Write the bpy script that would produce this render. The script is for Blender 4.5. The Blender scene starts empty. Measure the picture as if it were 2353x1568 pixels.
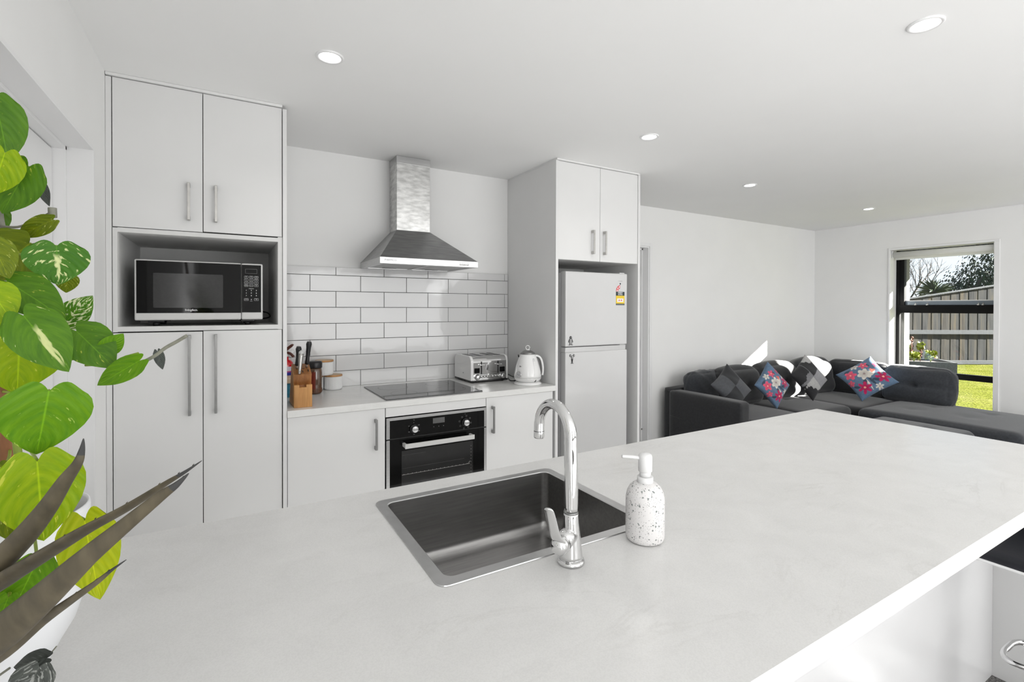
import bpy, bmesh, math, random
from mathutils import Vector, Matrix
from math import sin, cos, pi, radians, sqrt, exp, atan2
random.seed(7)
COL = bpy.context.scene.collection
SC = bpy.context.scene

# ------------------------------------------------------------------ materials
MATS = {}
def sset(n, k, v):
    for kk in (k if isinstance(k, (list, tuple)) else [k]):
        if kk in n.inputs:
            n.inputs[kk].default_value = v
            return
def c4(c):
    return (c[0], c[1], c[2], 1.0)
def mat(name, col, rough=0.5, metal=0.0, var=0.0, vscale=8.0, bump=0.0, bscale=60.0, coat=0.0, sheen=0.0,
        emit=None, estr=0.0, spec=0.5, aniso=None, trans=0.0, sss=0.0):
    m = bpy.data.materials.new(name)
    m.use_nodes = True
    nt = m.node_tree
    b = nt.nodes['Principled BSDF']
    b.inputs['Base Color'].default_value = c4(col)
    b.inputs['Roughness'].default_value = rough
    b.inputs['Metallic'].default_value = metal
    sset(b, ['Specular IOR Level', 'Specular'], spec)
    sset(b, ['Coat Weight', 'Clearcoat'], coat)
    sset(b, ['Sheen Weight', 'Sheen'], sheen)
    sset(b, ['Transmission Weight', 'Transmission'], trans)
    if emit:
        sset(b, ['Emission Color', 'Emission'], c4(emit))
        sset(b, 'Emission Strength', estr)
    tc = nt.nodes.new('ShaderNodeTexCoord')
    mp = nt.nodes.new('ShaderNodeMapping')
    nt.links.new(tc.outputs['Object'], mp.inputs['Vector'])
    if aniso:
        mp.inputs['Scale'].default_value = aniso
    nz = nt.nodes.new('ShaderNodeTexNoise')
    nz.inputs['Scale'].default_value = vscale
    nz.inputs['Detail'].default_value = 5.0
    nt.links.new(mp.outputs['Vector'], nz.inputs['Vector'])
    rp = nt.nodes.new('ShaderNodeValToRGB')
    lo = [max(0, x * (1 - var)) for x in col]
    hi = [min(1, x * (1 + var)) for x in col]
    rp.color_ramp.elements[0].position = 0.3
    rp.color_ramp.elements[1].position = 0.7
    rp.color_ramp.elements[0].color = c4(lo)
    rp.color_ramp.elements[1].color = c4(hi)
    nt.links.new(nz.outputs['Fac'], rp.inputs['Fac'])
    nt.links.new(rp.outputs['Color'], b.inputs['Base Color'])
    if bump > 0:
        n2 = nt.nodes.new('ShaderNodeTexNoise')
        n2.inputs['Scale'].default_value = bscale
        n2.inputs['Detail'].default_value = 3.0
        nt.links.new(mp.outputs['Vector'], n2.inputs['Vector'])
        bp = nt.nodes.new('ShaderNodeBump')
        bp.inputs['Strength'].default_value = bump
        bp.inputs['Distance'].default_value = 0.002
        nt.links.new(n2.outputs['Fac'], bp.inputs['Height'])
        nt.links.new(bp.outputs['Normal'], b.inputs['Normal'])
    MATS[name] = m
    return m
def M(n):
    return MATS[n]

# ------------------------------------------------------------------ mesh helpers
def newbm():
    return bmesh.new()
def box(bm, x0, x1, y0, y1, z0, z1, r=0.0, seg=2, mi=0):
    t = bmesh.new()
    bmesh.ops.create_cube(t, size=1.0)
    for v in t.verts:
        v.co = Vector(((x0 + x1) / 2 + v.co.x * (x1 - x0), (y0 + y1) / 2 + v.co.y * (y1 - y0), (z0 + z1) / 2 + v.co.z * (z1 - z0)))
    if r > 0:
        bmesh.ops.bevel(t, geom=t.edges[:], offset=r, segments=seg, profile=0.5, affect='EDGES')
    return merge(bm, t, mi)
def merge(bm, t, mi=0, mtx=None):
    vm = {}
    for v in t.verts:
        vm[v] = bm.verts.new(mtx @ v.co if mtx else v.co)
    for f in t.faces:
        try:
            nf = bm.faces.new([vm[v] for v in f.verts])
            nf.material_index = mi if mi else f.material_index
            nf.smooth = f.smooth
        except ValueError:
            pass
    t.free()
    return bm
def frame_of(d):
    d = d.normalized()
    up = Vector((0, 0, 1)) if abs(d.z) < 0.95 else Vector((1, 0, 0))
    a = d.cross(up).normalized()
    return a, a.cross(d).normalized()
def tube(bm, pts, rad, n=10, caps=True, flat=1.0, mi=0, up=None):
    pts = [Vector(p) for p in pts]
    if not isinstance(rad, (list, tuple)):
        rad = [rad] * len(pts)
    rings = []
    pa = None
    for i, p in enumerate(pts):
        d = (pts[min(i + 1, len(pts) - 1)] - pts[max(i - 1, 0)])
        if d.length < 1e-9:
            d = Vector((0, 0, 1))
        d.normalize()
        if pa is None:
            a, b = frame_of(d)
            if up is not None:
                a = Vector(up) - d * d.dot(Vector(up)); a.normalize(); b = a.cross(d)
        else:
            a = pa - d * pa.dot(d)
            a.normalize()
            b = a.cross(d)
        pa = a
        rings.append([bm.verts.new(p + (a * cos(2 * pi * k / n) + b * sin(2 * pi * k / n) * flat) * rad[i]) for k in range(n)])
    for i in range(len(rings) - 1):
        for k in range(n):
            f = bm.faces.new([rings[i][k], rings[i][(k + 1) % n], rings[i + 1][(k + 1) % n], rings[i + 1][k]])
            f.smooth = True
            f.material_index = mi
    if caps:
        for r_ in (rings[0], rings[-1]):
            try:
                f = bm.faces.new(r_); f.material_index = mi
            except ValueError:
                pass
    return bm
def spline(pts, n=8):
    """Catmull-Rom through pts."""
    P = [Vector(p) for p in pts]
    out = []
    for i in range(len(P) - 1):
        p0, p1, p2, p3 = P[max(i - 1, 0)], P[i], P[i + 1], P[min(i + 2, len(P) - 1)]
        for k in range(n):
            t = k / n
            out.append(0.5 * ((2 * p1) + (p2 - p0) * t + (2 * p0 - 5 * p1 + 4 * p2 - p3) * t * t + (3 * p1 - p0 - 3 * p2 + p3) * t ** 3))
    out.append(P[-1])
    return out
def lathe(bm, prof, c=(0, 0, 0), n=40, mi=0, axis='Z', cap0=True, cap1=True, sx=1.0):
    rings = []
    c = Vector(c)
    for r, h in prof:
        ring = []
        for k in range(n):
            a = 2 * pi * k / n
            u, v = r * cos(a) * sx, r * sin(a)
            if axis == 'Z': q = Vector((u, v, h))
            elif axis == 'Y': q = Vector((u, h, -v))
            else: q = Vector((h, u, v))
            ring.append(bm.verts.new(c + q))
        rings.append(ring)
    for i in range(len(rings) - 1):
        for k in range(n):
            f = bm.faces.new([rings[i][k], rings[i][(k + 1) % n], rings[i + 1][(k + 1) % n], rings[i + 1][k]])
            f.smooth = True
            f.material_index = mi
    if cap0: bm.faces.new(rings[0][::-1]).material_index = mi
    if cap1: bm.faces.new(rings[-1]).material_index = mi
    return bm
def prism(bm, poly, lo, hi, axis='Y', mi=0, r=0.0):
    """2D outline extruded along axis. X: poly is (y,z); Y: poly is (x,z); Z: poly is (x,y)."""
    t = bmesh.new()
    def mk(p, h):
        if axis == 'X': return (h, p[0], p[1])
        if axis == 'Y': return (p[0], h, p[1])
        return (p[0], p[1], h)
    A = [t.verts.new(mk(p, lo)) for p in poly]
    B = [t.verts.new(mk(p, hi)) for p in poly]
    n = len(poly)
    t.faces.new(A); t.faces.new(B[::-1])
    for k in range(n):
        t.faces.new([A[k], A[(k + 1) % n], B[(k + 1) % n], B[k]])
    bmesh.ops.recalc_face_normals(t, faces=t.faces[:])
    if r > 0:
        bmesh.ops.bevel(t, geom=t.edges[:], offset=r, segments=2, profile=0.5, affect='EDGES')
    return merge(bm, t, mi)
def rrect(x0, x1, y0, y1, r, n=5):
    out = []
    for cx, cy, a0 in ((x1 - r, y1 - r, 0), (x0 + r, y1 - r, 90), (x0 + r, y0 + r, 180), (x1 - r, y0 + r, 270)):
        for k in range(n + 1):
            a = radians(a0 + 90 * k / n)
            out.append((cx + r * cos(a), cy + r * sin(a)))
    return out
def disc(cx, cy, r, n=24, sy=1.0):
    return [(cx + r * cos(2 * pi * k / n), cy + r * sy * sin(2 * pi * k / n)) for k in range(n)]
def obj(name, bm, m, parent=None, smooth=None, recalc=True):
    me = bpy.data.meshes.new(name)
    if recalc:
        bmesh.ops.recalc_face_normals(bm, faces=bm.faces[:])
    bm.to_mesh(me); bm.free()
    for x in (m if isinstance(m, (list, tuple)) else [m]):
        me.materials.append(MATS[x] if isinstance(x, str) else x)
    if smooth is not None:
        for p in me.polygons: p.use_smooth = smooth
    o = bpy.data.objects.new(name, me)
    COL.objects.link(o)
    if parent is not None:
        setpar(o, parent)
    return o
LOCS = {}
def wmat(o):
    return Matrix.Translation(LOCS.get(o.name, (0, 0, 0)))
def setpar(o, p):
    o.parent = p
    o.matrix_parent_inverse = wmat(p).inverted()
def thing(name, label, cat, loc=(0, 0, 0), group=None):
    o = bpy.data.objects.new(name, None)
    o.empty_display_size = 0.05
    COL.objects.link(o)
    o.location = loc
    LOCS[o.name] = tuple(loc)
    o['label'] = label; o['category'] = cat
    if group: o['group'] = group
    return o
def tag(o, label, cat, group=None, kind=None):
    if label: o['label'] = label
    if cat: o['category'] = cat
    if group: o['group'] = group
    if kind: o['kind'] = kind
    return o
def struct(name, bm, m, parent=None, smooth=None):
    o = obj(name, bm, m, parent, smooth)
    if parent is None: o['kind'] = 'structure'
    return o
def dup(root, delta, label, rotz=None):
    r = root.copy(); COL.objects.link(r)
    r.location = Vector(root.location) + Vector(delta)
    r['label'] = label
    for ch in list(root.children):
        c = ch.copy(); COL.objects.link(c); c.parent = r
        c.matrix_parent_inverse = ch.matrix_parent_inverse.copy()
        for g in list(ch.children):
            d = g.copy(); COL.objects.link(d); d.parent = c
            d.matrix_parent_inverse = g.matrix_parent_inverse.copy()
    return r
def text_bm(bm, s, size, loc, rot=(pi / 2, 0, 0), align='CENTER', ext=0.0002, sx=1.0, bold=0.0, mi=0):
    cu = bpy.data.curves.new('txt', 'FONT')
    cu.body = s; cu.size = size; cu.align_x = align; cu.align_y = 'CENTER'; cu.extrude = ext; cu.offset = bold
    cu.resolution_u = 3
    o = bpy.data.objects.new('txt', cu)
    COL.objects.link(o)
    dg = bpy.context.evaluated_depsgraph_get()
    me = bpy.data.meshes.new_from_object(o.evaluated_get(dg))
    t = bmesh.new(); t.from_mesh(me)
    mt = Matrix.Translation(loc) @ (rot if isinstance(rot, Matrix) else Matrix.Rotation(rot[2], 4, 'Z') @ Matrix.Rotation(rot[1], 4, 'Y') @ Matrix.Rotation(rot[0], 4, 'X')) @ Matrix.Diagonal((sx, 1, 1, 1))
    merge(bm, t, mi, mt)
    bpy.data.objects.remove(o); bpy.data.curves.remove(cu); bpy.data.meshes.remove(me)
    return bm
def pull_handle(bm, x, y, z0, z1, w=0.012, stand=0.03, t=0.008):
    """flat bar pull on a face at y (facing -Y)."""
    box(bm, x - w / 2, x + w / 2, y - stand, y - stand + t, z0, z1, 0.0015)
    for a, b in ((z0, z0 + 0.018), (z1 - 0.018, z1)):
        box(bm, x - w / 2, x + w / 2, y - stand + t * 0.5, y, a, b, 0.001)
    return bm
def cushion(name, c, s, r, puff, m, parent, rot=None, tufts=(), n=14, puffs=0.02, wrinkle=0.0, seed=1, seam=None):
    """puffy upholstered block: centre c, full size s, corner radius r; puff = crown of the top, puffs = of the sides;
    tufts = (u,v,depth,axis) buttons pressed into the top ('z') or the face looking along -y / -x ('y','x')."""
    rnd = random.Random(seed)
    ph = [rnd.uniform(0, 6.28) for _ in range(6)]
    bm = bmesh.new()
    hx, hy, hz = s[0] / 2, s[1] / 2, s[2] / 2
    grid = {}
    def key(i, j, k): return (i, j, k)
    def P(i, j, k):
        q = (i, j, k)
        if q in grid: return grid[q]
        u, v, w = [2 * a / n - 1 for a in (i, j, k)]
        # denser toward the edges
        e = lambda a: sin(a * pi / 2) * 0.55 + a * 0.45
        u, v, w = e(u), e(v), e(w)
        p = Vector((u * hx, v * hy, w * hz))
        rr = min(r, hx, hy, hz)
        inner = Vector((max(-hx + rr, min(hx - rr, p.x)), max(-hy + rr, min(hy - rr, p.y)), max(-hz + rr, min(hz - rr, p.z))))
        d = p - inner
        if d.length > 1e-9:
            p = inner + d.normalized() * rr if (abs(u) + abs(v) + abs(w)) and True else p
        cu, cv, cw = 1 - u * u, 1 - v * v, 1 - w * w
        p.z += puff * cu * cv * max(0, w) - puffs * 0.3 * cu * cv * max(0, -w)
        p.x += puffs * u * cv * cw
        p.y += puffs * v * cu * cw
        for tu, tv, dep, ax in tufts:
            if ax == 'z' and w > 0:
                g = exp(-(((u - tu) * hx) ** 2 + ((v - tv) * hy) ** 2) / 0.0016); p.z -= dep * g * w
                g2 = exp(-(((v - tv) * hy) ** 2) / 0.0005) * exp(-(((u - tu) * hx) ** 2) / 0.03); p.z -= dep * 0.25 * g2 * w
            if ax == 'y' and v < 0:
                g = exp(-(((u - tu) * hx) ** 2 + ((w - tv) * hz) ** 2) / 0.0016); p.y += dep * g
                g2 = exp(-(((w - tv) * hz) ** 2) / 0.0004); p.y += dep * 0.3 * g2
            if ax == 'x' and u < 0:
                g = exp(-(((v - tu) * hy) ** 2 + ((w - tv) * hz) ** 2) / 0.0016); p.x += dep * g
                g2 = exp(-(((w - tv) * hz) ** 2) / 0.0004); p.x += dep * 0.3 * g2
        if wrinkle:
            p.z += wrinkle * sin(u * 9 + ph[0] + 3 * v) * cu * max(0, w) + wrinkle * 0.6 * sin(u * 17 + v * 5 + ph[1])
            p.y += wrinkle * 0.7 * sin(u * 11 + w * 7 + ph[2])
            p.x += wrinkle * 0.7 * sin(v * 11 + w * 7 + ph[3])
        grid[q] = bm.verts.new(p)
        return grid[q]
    for a in range(n):
        for b in range(n):
            for k in (0, n):
                for q in ([(a, b, k), (a + 1, b, k), (a + 1, b + 1, k), (a, b + 1, k)],
                          [(a, k, b), (a + 1, k, b), (a + 1, k, b + 1), (a, k, b + 1)],
                          [(k, a, b), (k, a + 1, b), (k, a + 1, b + 1), (k, a, b + 1)]):
                    f = bm.faces.new([P(*x) for x in q]); f.smooth = True
    mt = Matrix.Translation(c) @ (rot if rot is not None else Matrix.Identity(4))
    bmesh.ops.transform(bm, matrix=mt, verts=bm.verts[:])
    return obj(name, bm, m, parent)
# ------------------------------------------------------------------ material library
mat('wall_paint', (0.86, 0.86, 0.853), 0.75, var=0.012, vscale=3, bump=0.05, bscale=220)
mat('ceiling_paint', (0.90, 0.90, 0.894), 0.85, var=0.01, vscale=2, bump=0.03, bscale=250)
mat('trim_paint', (0.83, 0.83, 0.83), 0.4, var=0.01, vscale=4)
mat('cabinet_white', (0.745, 0.745, 0.74), 0.42, var=0.01, vscale=5, bump=0.015, bscale=300)
mat('panel_gloss', (0.76, 0.76, 0.765), 0.22, var=0.01, vscale=5)
mat('niche_white', (0.72, 0.72, 0.71), 0.6, var=0.02, vscale=5)
mat('gap_dark', (0.03, 0.03, 0.03), 0.9)
mat('steel', (0.56, 0.56, 0.56), 0.30, 1.0, var=0.10, vscale=14, bump=0.05, bscale=30, aniso=(1, 1, 30))
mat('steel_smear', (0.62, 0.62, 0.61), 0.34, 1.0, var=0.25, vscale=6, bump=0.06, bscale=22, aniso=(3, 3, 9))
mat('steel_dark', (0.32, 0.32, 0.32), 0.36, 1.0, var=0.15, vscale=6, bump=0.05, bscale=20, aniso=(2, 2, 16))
mat('sink_steel', (0.36, 0.355, 0.35), 0.30, 1.0, var=0.10, vscale=9, bump=0.06, bscale=40, aniso=(1, 18, 18))
mat('nickel', (0.50, 0.49, 0.47), 0.32, 1.0, var=0.06, vscale=40)
mat('nickel_dark', (0.33, 0.33, 0.325), 0.35, 1.0, var=0.06, vscale=40)
mat('chrome_grey', (0.62, 0.62, 0.62), 0.05, 1.0, var=0.01)
mat('magnet_grey', (0.32, 0.32, 0.32), 0.5)
mat('chrome', (0.74, 0.74, 0.74), 0.04, 1.0, var=0.01)
mat('black_glass', (0.004, 0.004, 0.004), 0.04, var=0.05, spec=0.22)
mat('oven_glass', (0.022, 0.022, 0.022), 0.06, var=0.2, vscale=3, spec=0.5)
mat('window_mesh', (0.022, 0.022, 0.022), 0.10, var=0.1, vscale=90)
mat('hob_glass', (0.035, 0.035, 0.037), 0.05, var=0.1, vscale=5, spec=0.9)
mat('black_plastic', (0.012, 0.012, 0.013), 0.35, var=0.1)
mat('grey_plastic', (0.10, 0.10, 0.10), 0.5, var=0.1)
mat('white_gloss', (0.84, 0.84, 0.835), 0.08, var=0.01, coat=0.3)
mat('white_plastic', (0.80, 0.80, 0.80), 0.35, var=0.01)
mat('appliance_white', (0.60, 0.60, 0.60), 0.20, var=0.01, coat=0.2)
mat('appliance_silver', (0.62, 0.62, 0.61), 0.32, var=0.02)
mat('fridge_side', (0.50, 0.50, 0.51), 0.4, var=0.02)
mat('print_white', (0.75, 0.75, 0.75), 0.6)
mat('print_grey', (0.30, 0.30, 0.30), 0.6)
mat('print_faint', (0.62, 0.62, 0.62), 0.5)
mat('print_black', (0.015, 0.015, 0.018), 0.6)
mat('label_yellow', (0.85, 0.60, 0.03), 0.5)
mat('label_red', (0.70, 0.03, 0.04), 0.5)
mat('label_green_black', (0.015, 0.03, 0.035), 0.5)
mat('label_white', (0.85, 0.85, 0.86), 0.5)
mat('label_blue', (0.01, 0.02, 0.35), 0.5)
mat('label_violet', (0.30, 0.05, 0.30), 0.5)
mat('label_lilac', (0.66, 0.64, 0.74), 0.5)
mat('grout', (0.085, 0.085, 0.085), 0.9, var=0.1, vscale=60)
mat('coffee', (0.10, 0.035, 0.012), 0.4, var=0.5, vscale=120)
mat('coffee_label', (0.16, 0.02, 0.008), 0.4, var=0.15, vscale=60)
mat('amber_glass', (0.10, 0.052, 0.028), 0.06, var=0.25, vscale=12, coat=0.6)
mat('red_enamel', (0.60, 0.004, 0.012), 0.15, var=0.05, coat=0.5)
mat('brown_handle', (0.10, 0.025, 0.015), 0.3, var=0.2)
mat('teal_print', (0.02, 0.16, 0.24), 0.5, var=0.6, vscale=22)
mat('pale_wood', (0.68, 0.52, 0.36), 0.5, var=0.15, vscale=6, aniso=(1, 1, 12))
mat('lid_wood', (0.50, 0.26, 0.10), 0.5, var=0.25, vscale=9, aniso=(2, 14, 2))
mat('terrazzo_white', (0.8, 0.8, 0.8), 0.5)
mat('carpet', (0.16, 0.155, 0.15), 1.0, var=0.75, vscale=170, bump=0.8, bscale=170)
mat('sofa_cloth', (0.018, 0.0185, 0.021), 0.95, var=0.22, vscale=55, bump=0.25, bscale=420, sheen=0.30)
mat('sofa_cloth_mid', (0.031, 0.034, 0.040), 0.95, var=0.20, vscale=60, bump=0.25, bscale=420, sheen=0.30)
mat('stool_leather', (0.012, 0.013, 0.018), 0.42, var=0.2, vscale=30, bump=0.2, bscale=120)
mat('alu_black', (0.004, 0.004, 0.004), 0.5, var=0.1, spec=0.15)
mat('alu_sky_sheen', (0.22, 0.26, 0.30), 0.35, 0.4, var=0.1)
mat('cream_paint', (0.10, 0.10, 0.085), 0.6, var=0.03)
mat('soil', (0.03, 0.02, 0.013), 1.0, var=0.4, vscale=60)
mat('pot_white', (0.80, 0.81, 0.83), 0.45, var=0.015, vscale=12)
mat('stake', (0.24, 0.10, 0.04), 0.7, var=0.3, vscale=14, aniso=(8, 8, 1))
mat('stem', (0.22, 0.30, 0.03), 0.5, var=0.2)
mat('greystem', (0.20, 0.20, 0.16), 0.6, var=0.3, vscale=60)
mat('bark', (0.05, 0.04, 0.035), 0.9, var=0.4, vscale=8)
mat('twig', (0.03, 0.026, 0.024), 0.9, var=0.3, vscale=8)
mat('evergreen', (0.012, 0.026, 0.010), 0.8, var=0.7, vscale=1.2)
mat('palm_leaf', (0.02, 0.04, 0.015), 0.6, var=0.5, vscale=2)
mat('bed_leaf', (0.085, 0.125, 0.005), 0.6, var=0.6, vscale=9)
mat('bed_lime', (0.19, 0.22, 0.004), 0.5, var=0.4, vscale=12)
mat('bed_pale', (0.10, 0.145, 0.05), 0.6, var=0.5, vscale=14)
mat('bed_rust', (0.11, 0.03, 0.006), 0.7, var=0.4, vscale=14)
mat('grey_timber', (0.022, 0.027, 0.031), 0.85, var=0.4, vscale=6, aniso=(1, 8, 8))
mat('vinyl_pale', (0.60, 0.59, 0.57), 0.5, var=0.05, vscale=4)
mat('cornice_white', (0.78, 0.78, 0.775), 0.5, var=0.01)

def lamp_glow(name, col, s):
    m = bpy.data.materials.new(name); m.use_nodes = True
    nt = m.node_tree; b = nt.nodes['Principled BSDF']
    b.inputs['Base Color'].default_value = (1, 1, 1, 1)
    sset(b, ['Emission Color', 'Emission'], c4(col)); sset(b, 'Emission Strength', s)
    MATS[name] = m
lamp_glow('led_glow', (1.0, 0.99, 0.97), 14)

def nodes_of(name, rough=0.5, **k):
    m = bpy.data.materials.new(name); m.use_nodes = True
    MATS[name] = m
    nt = m.node_tree
    b = nt.nodes['Principled BSDF']; b.inputs['Roughness'].default_value = rough
    def N(t, **a):
        n = nt.nodes.new('ShaderNode' + t)
        for kk, v in a.items():
            if hasattr(n, kk): setattr(n, kk, v)
            elif kk in n.inputs: n.inputs[kk].default_value = v
        return n
    def L(a, b_): nt.links.new(a, b_)
    def ramp(fac, stops, interp='LINEAR'):
        r = N('ValToRGB'); r.color_ramp.interpolation = interp
        el = r.color_ramp.elements
        while len(el) > 1: el.remove(el[-1])
        el[0].position = stops[0][0]; el[0].color = c4(stops[0][1])
        for p_, c_ in stops[1:]:
            e = el.new(p_); e.color = c4(c_)
        L(fac, r.inputs['Fac']); return r
    def mix(fac, a, b_, mode='MIX'):
        n = N('MixRGB'); n.blend_type = mode
        for s, v in ((0, fac), (1, a), (2, b_)):
            if hasattr(v, 'links'): L(v, n.inputs[s])
            elif s == 0: n.inputs[0].default_value = v
            else: n.inputs[s].default_value = c4(v)
        return n
    return m, nt, b, N, L, ramp, mix

def stone(name, base, dark, rough):
    m, nt, b, N, L, ramp, mix = nodes_of(name, rough)
    tc = N('TexCoord')
    mp = N('Mapping'); mp.inputs['Scale'].default_value = (1.0, 2.2, 1.0); mp.inputs['Rotation'].default_value = (0, 0, 0.5)
    L(tc.outputs['Object'], mp.inputs['Vector'])
    n1 = N('TexNoise'); n1.inputs['Scale'].default_value = 2.2; n1.inputs['Detail'].default_value = 12; n1.inputs['Roughness'].default_value = 0.62
    n1.inputs['Distortion'].default_value = 1.6
    L(mp.outputs['Vector'], n1.inputs['Vector'])
    # thin veins: a narrow band of the noise
    v1 = ramp(n1.outputs['Fac'], [(0.0, (0, 0, 0)), (0.475, (0, 0, 0)), (0.50, (1, 1, 1)), (0.525, (0, 0, 0)), (1, (0, 0, 0))])
    n2 = N('TexNoise'); n2.inputs['Scale'].default_value = 3.5; n2.inputs['Detail'].default_value = 3
    L(mp.outputs['Vector'], n2.inputs['Vector'])
    msk = ramp(n2.outputs['Fac'], [(0.48, (0, 0, 0)), (0.75, (0.30, 0.30, 0.30))])
    mm = N('Math'); mm.operation = 'MULTIPLY'; L(v1.outputs['Color'], mm.inputs[0]); L(msk.outputs['Color'], mm.inputs[1])
    n3 = N('TexNoise'); n3.inputs['Scale'].default_value = 9; n3.inputs['Detail'].default_value = 8; n3.inputs['Distortion'].default_value = 0.8
    L(tc.outputs['Object'], n3.inputs['Vector'])
    cl = ramp(n3.outputs['Fac'], [(0.3, [x * 0.97 for x in base]), (0.7, [min(1, x * 1.03) for x in base])])
    mx = mix(mm.outputs[0], cl.outputs['Color'], dark)
    n4 = N('TexNoise'); n4.inputs['Scale'].default_value = 420; n4.inputs['Detail'].default_value = 1
    L(tc.outputs['Object'], n4.inputs['Vector'])
    sp = ramp(n4.outputs['Fac'], [(0.35, (0.97, 0.97, 0.97)), (0.6, (1.02, 1.02, 1.02))])
    m2 = mix(1.0, mx.outputs['Color'], sp.outputs['Color'], 'MULTIPLY')
    L(m2.outputs['Color'], b.inputs['Base Color'])
stone('bench_stone', (0.72, 0.717, 0.708), (0.50, 0.49, 0.47), 0.24)
stone('bench_stone_grey', (0.74, 0.74, 0.725), (0.46, 0.45, 0.43), 0.20)

def tile_mat():
    m, nt, b, N, L, ramp, mix = nodes_of('tile_glaze', 0.06)
    b.inputs['Base Color'].default_value = (0.72, 0.72, 0.72, 1)
    tc = N('TexCoord')
    n1 = N('TexNoise'); n1.inputs['Scale'].default_value = 9; n1.inputs['Detail'].default_value = 2
    L(tc.outputs['Object'], n1.inputs['Vector'])
    bp = N('Bump'); bp.inputs['Strength'].default_value = 0.25; bp.inputs['Distance'].default_value = 0.004
    L(n1.outputs['Fac'], bp.inputs['Height']); L(bp.outputs['Normal'], b.inputs['Normal'])
tile_mat()

def wood_mat(name, a, bcol, scale=(1, 1, 1), rough=0.4, ws=60, blocks=None):
    m, nt, b, N, L, ramp, mix = nodes_of(name, rough)
    tc = N('TexCoord'); mp = N('Mapping'); mp.inputs['Scale'].default_value = scale
    L(tc.outputs['Object'], mp.inputs['Vector'])
    nz = N('TexNoise'); nz.inputs['Scale'].default_value = ws; nz.inputs['Detail'].default_value = 4; nz.inputs['Distortion'].default_value = 0.6
    L(mp.outputs['Vector'], nz.inputs['Vector'])
    r = ramp(nz.outputs['Fac'], [(0.3, a), (0.7, bcol)])
    out = r.outputs['Color']
    if blocks:
        sx = N('SeparateXYZ'); L(tc.outputs['Object'], sx.inputs[0])
        mu = N('Math'); mu.operation = 'MULTIPLY'; mu.inputs[1].default_value = blocks; L(sx.outputs['X'], mu.inputs[0])
        fl = N('Math'); fl.operation = 'FLOOR'; L(mu.outputs[0], fl.inputs[0])
        wn = N('TexWhiteNoise'); wn.noise_dimensions = '1D'; L(fl.outputs[0], wn.inputs['W'])
        rr = ramp(wn.outputs['Value'], [(0, (0.78, 0.76, 0.72)), (1, (1.12, 1.1, 1.05))])
        out = mix(1.0, out, rr.outputs['Color'], 'MULTIPLY').outputs['Color']
    L(out, b.inputs['Base Color'])
wood_mat('block_wood', (0.50, 0.235, 0.070), (0.68, 0.36, 0.125), (1, 1, 0.10), 0.45, 70, 70)
wood_mat('block_wood_dark', (0.26, 0.10, 0.025), (0.40, 0.17, 0.05), (1, 1, 0.10), 0.45, 70, 70)

def terrazzo():
    m, nt, b, N, L, ramp, mix = nodes_of('terrazzo', 0.55)
    tc = N('TexCoord')
    def chips(scale, thr, dark):
        v = N('TexVoronoi'); v.inputs['Scale'].default_value = scale
        n = N('TexNoise'); n.inputs['Scale'].default_value = scale * 2; 
        ad = N('VectorMath'); ad.operation = 'ADD'
        sc = N('VectorMath'); sc.operation = 'SCALE'; sc.inputs['Scale'].default_value = 0.35 / scale * 2
        L(tc.outputs['Object'], n.inputs['Vector']); L(n.outputs['Color'], sc.inputs[0])
        L(tc.outputs['Object'], ad.inputs[0]); L(sc.outputs[0], ad.inputs[1]); L(ad.outputs[0], v.inputs['Vector'])
        near = ramp(v.outputs['Distance'], [(0.0, (1, 1, 1)), (0.26, (1, 1, 1)), (0.30, (0, 0, 0))])
        sel = N('SeparateColor'); L(v.outputs['Color'], sel.inputs[0])
        pick = N('Math'); pick.operation = 'GREATER_THAN'; pick.inputs[1].default_value = thr; L(sel.outputs[0], pick.inputs[0])
        mu = N('Math'); mu.operation = 'MULTIPLY'; L(near.outputs['Color'], mu.inputs[0]); L(pick.outputs[0], mu.inputs[1])
        sz = N('Math'); sz.operation = 'MULTIPLY'; L(mu.outputs[0], sz.inputs[0]); sz.inputs[1].default_value = 0.92
        return sz.outputs[0], dark
    base = (0.78, 0.765, 0.76)
    f1, d1 = chips(150, 0.62, (0.16, 0.19, 0.18))
    f2, d2 = chips(380, 0.60, (0.42, 0.42, 0.41))
    f3, d3 = chips(240, 0.80, (0.25, 0.24, 0.23))
    a = mix(f2, base, d2); c = mix(f3, a.outputs['Color'], d3); d = mix(f1, c.outputs['Color'], d1)
    L(d.outputs['Color'], b.inputs['Base Color'])
terrazzo()

def glass_mat():
    m = bpy.data.materials.new('pane_glass'); m.use_nodes = True; MATS['pane_glass'] = m
    nt = m.node_tree; nt.nodes.clear()
    o = nt.nodes.new('ShaderNodeOutputMaterial'); t = nt.nodes.new('ShaderNodeBsdfTransparent'); g = nt.nodes.new('ShaderNodeBsdfGlossy')
    g.inputs['Roughness'].default_value = 0.01
    t.inputs['Color'].default_value = (0.97, 0.98, 0.98, 1)
    x = nt.nodes.new('ShaderNodeMixShader'); x.inputs['Fac'].default_value = 0.03
    nt.links.new(t.outputs[0], x.inputs[1]); nt.links.new(g.outputs[0], x.inputs[2]); nt.links.new(x.outputs[0], o.inputs['Surface'])
glass_mat()
def blind_mat():
    m, nt, b, N, L, ramp, mix = nodes_of('blind_cloth', 0.8)
    b.inputs['Base Color'].default_value = (0.9, 0.9, 0.9, 1)
    tr = N('BsdfTranslucent'); tr.inputs['Color'].default_value = (0.9, 0.9, 0.9, 1)
    mx = N('MixShader'); mx.inputs[0].default_value = 0.45
    L(b.outputs[0], mx.inputs[1]); L(tr.outputs[0], mx.inputs[2]); L(mx.outputs[0], nt.nodes['Material Output'].inputs['Surface'])
blind_mat()

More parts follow.
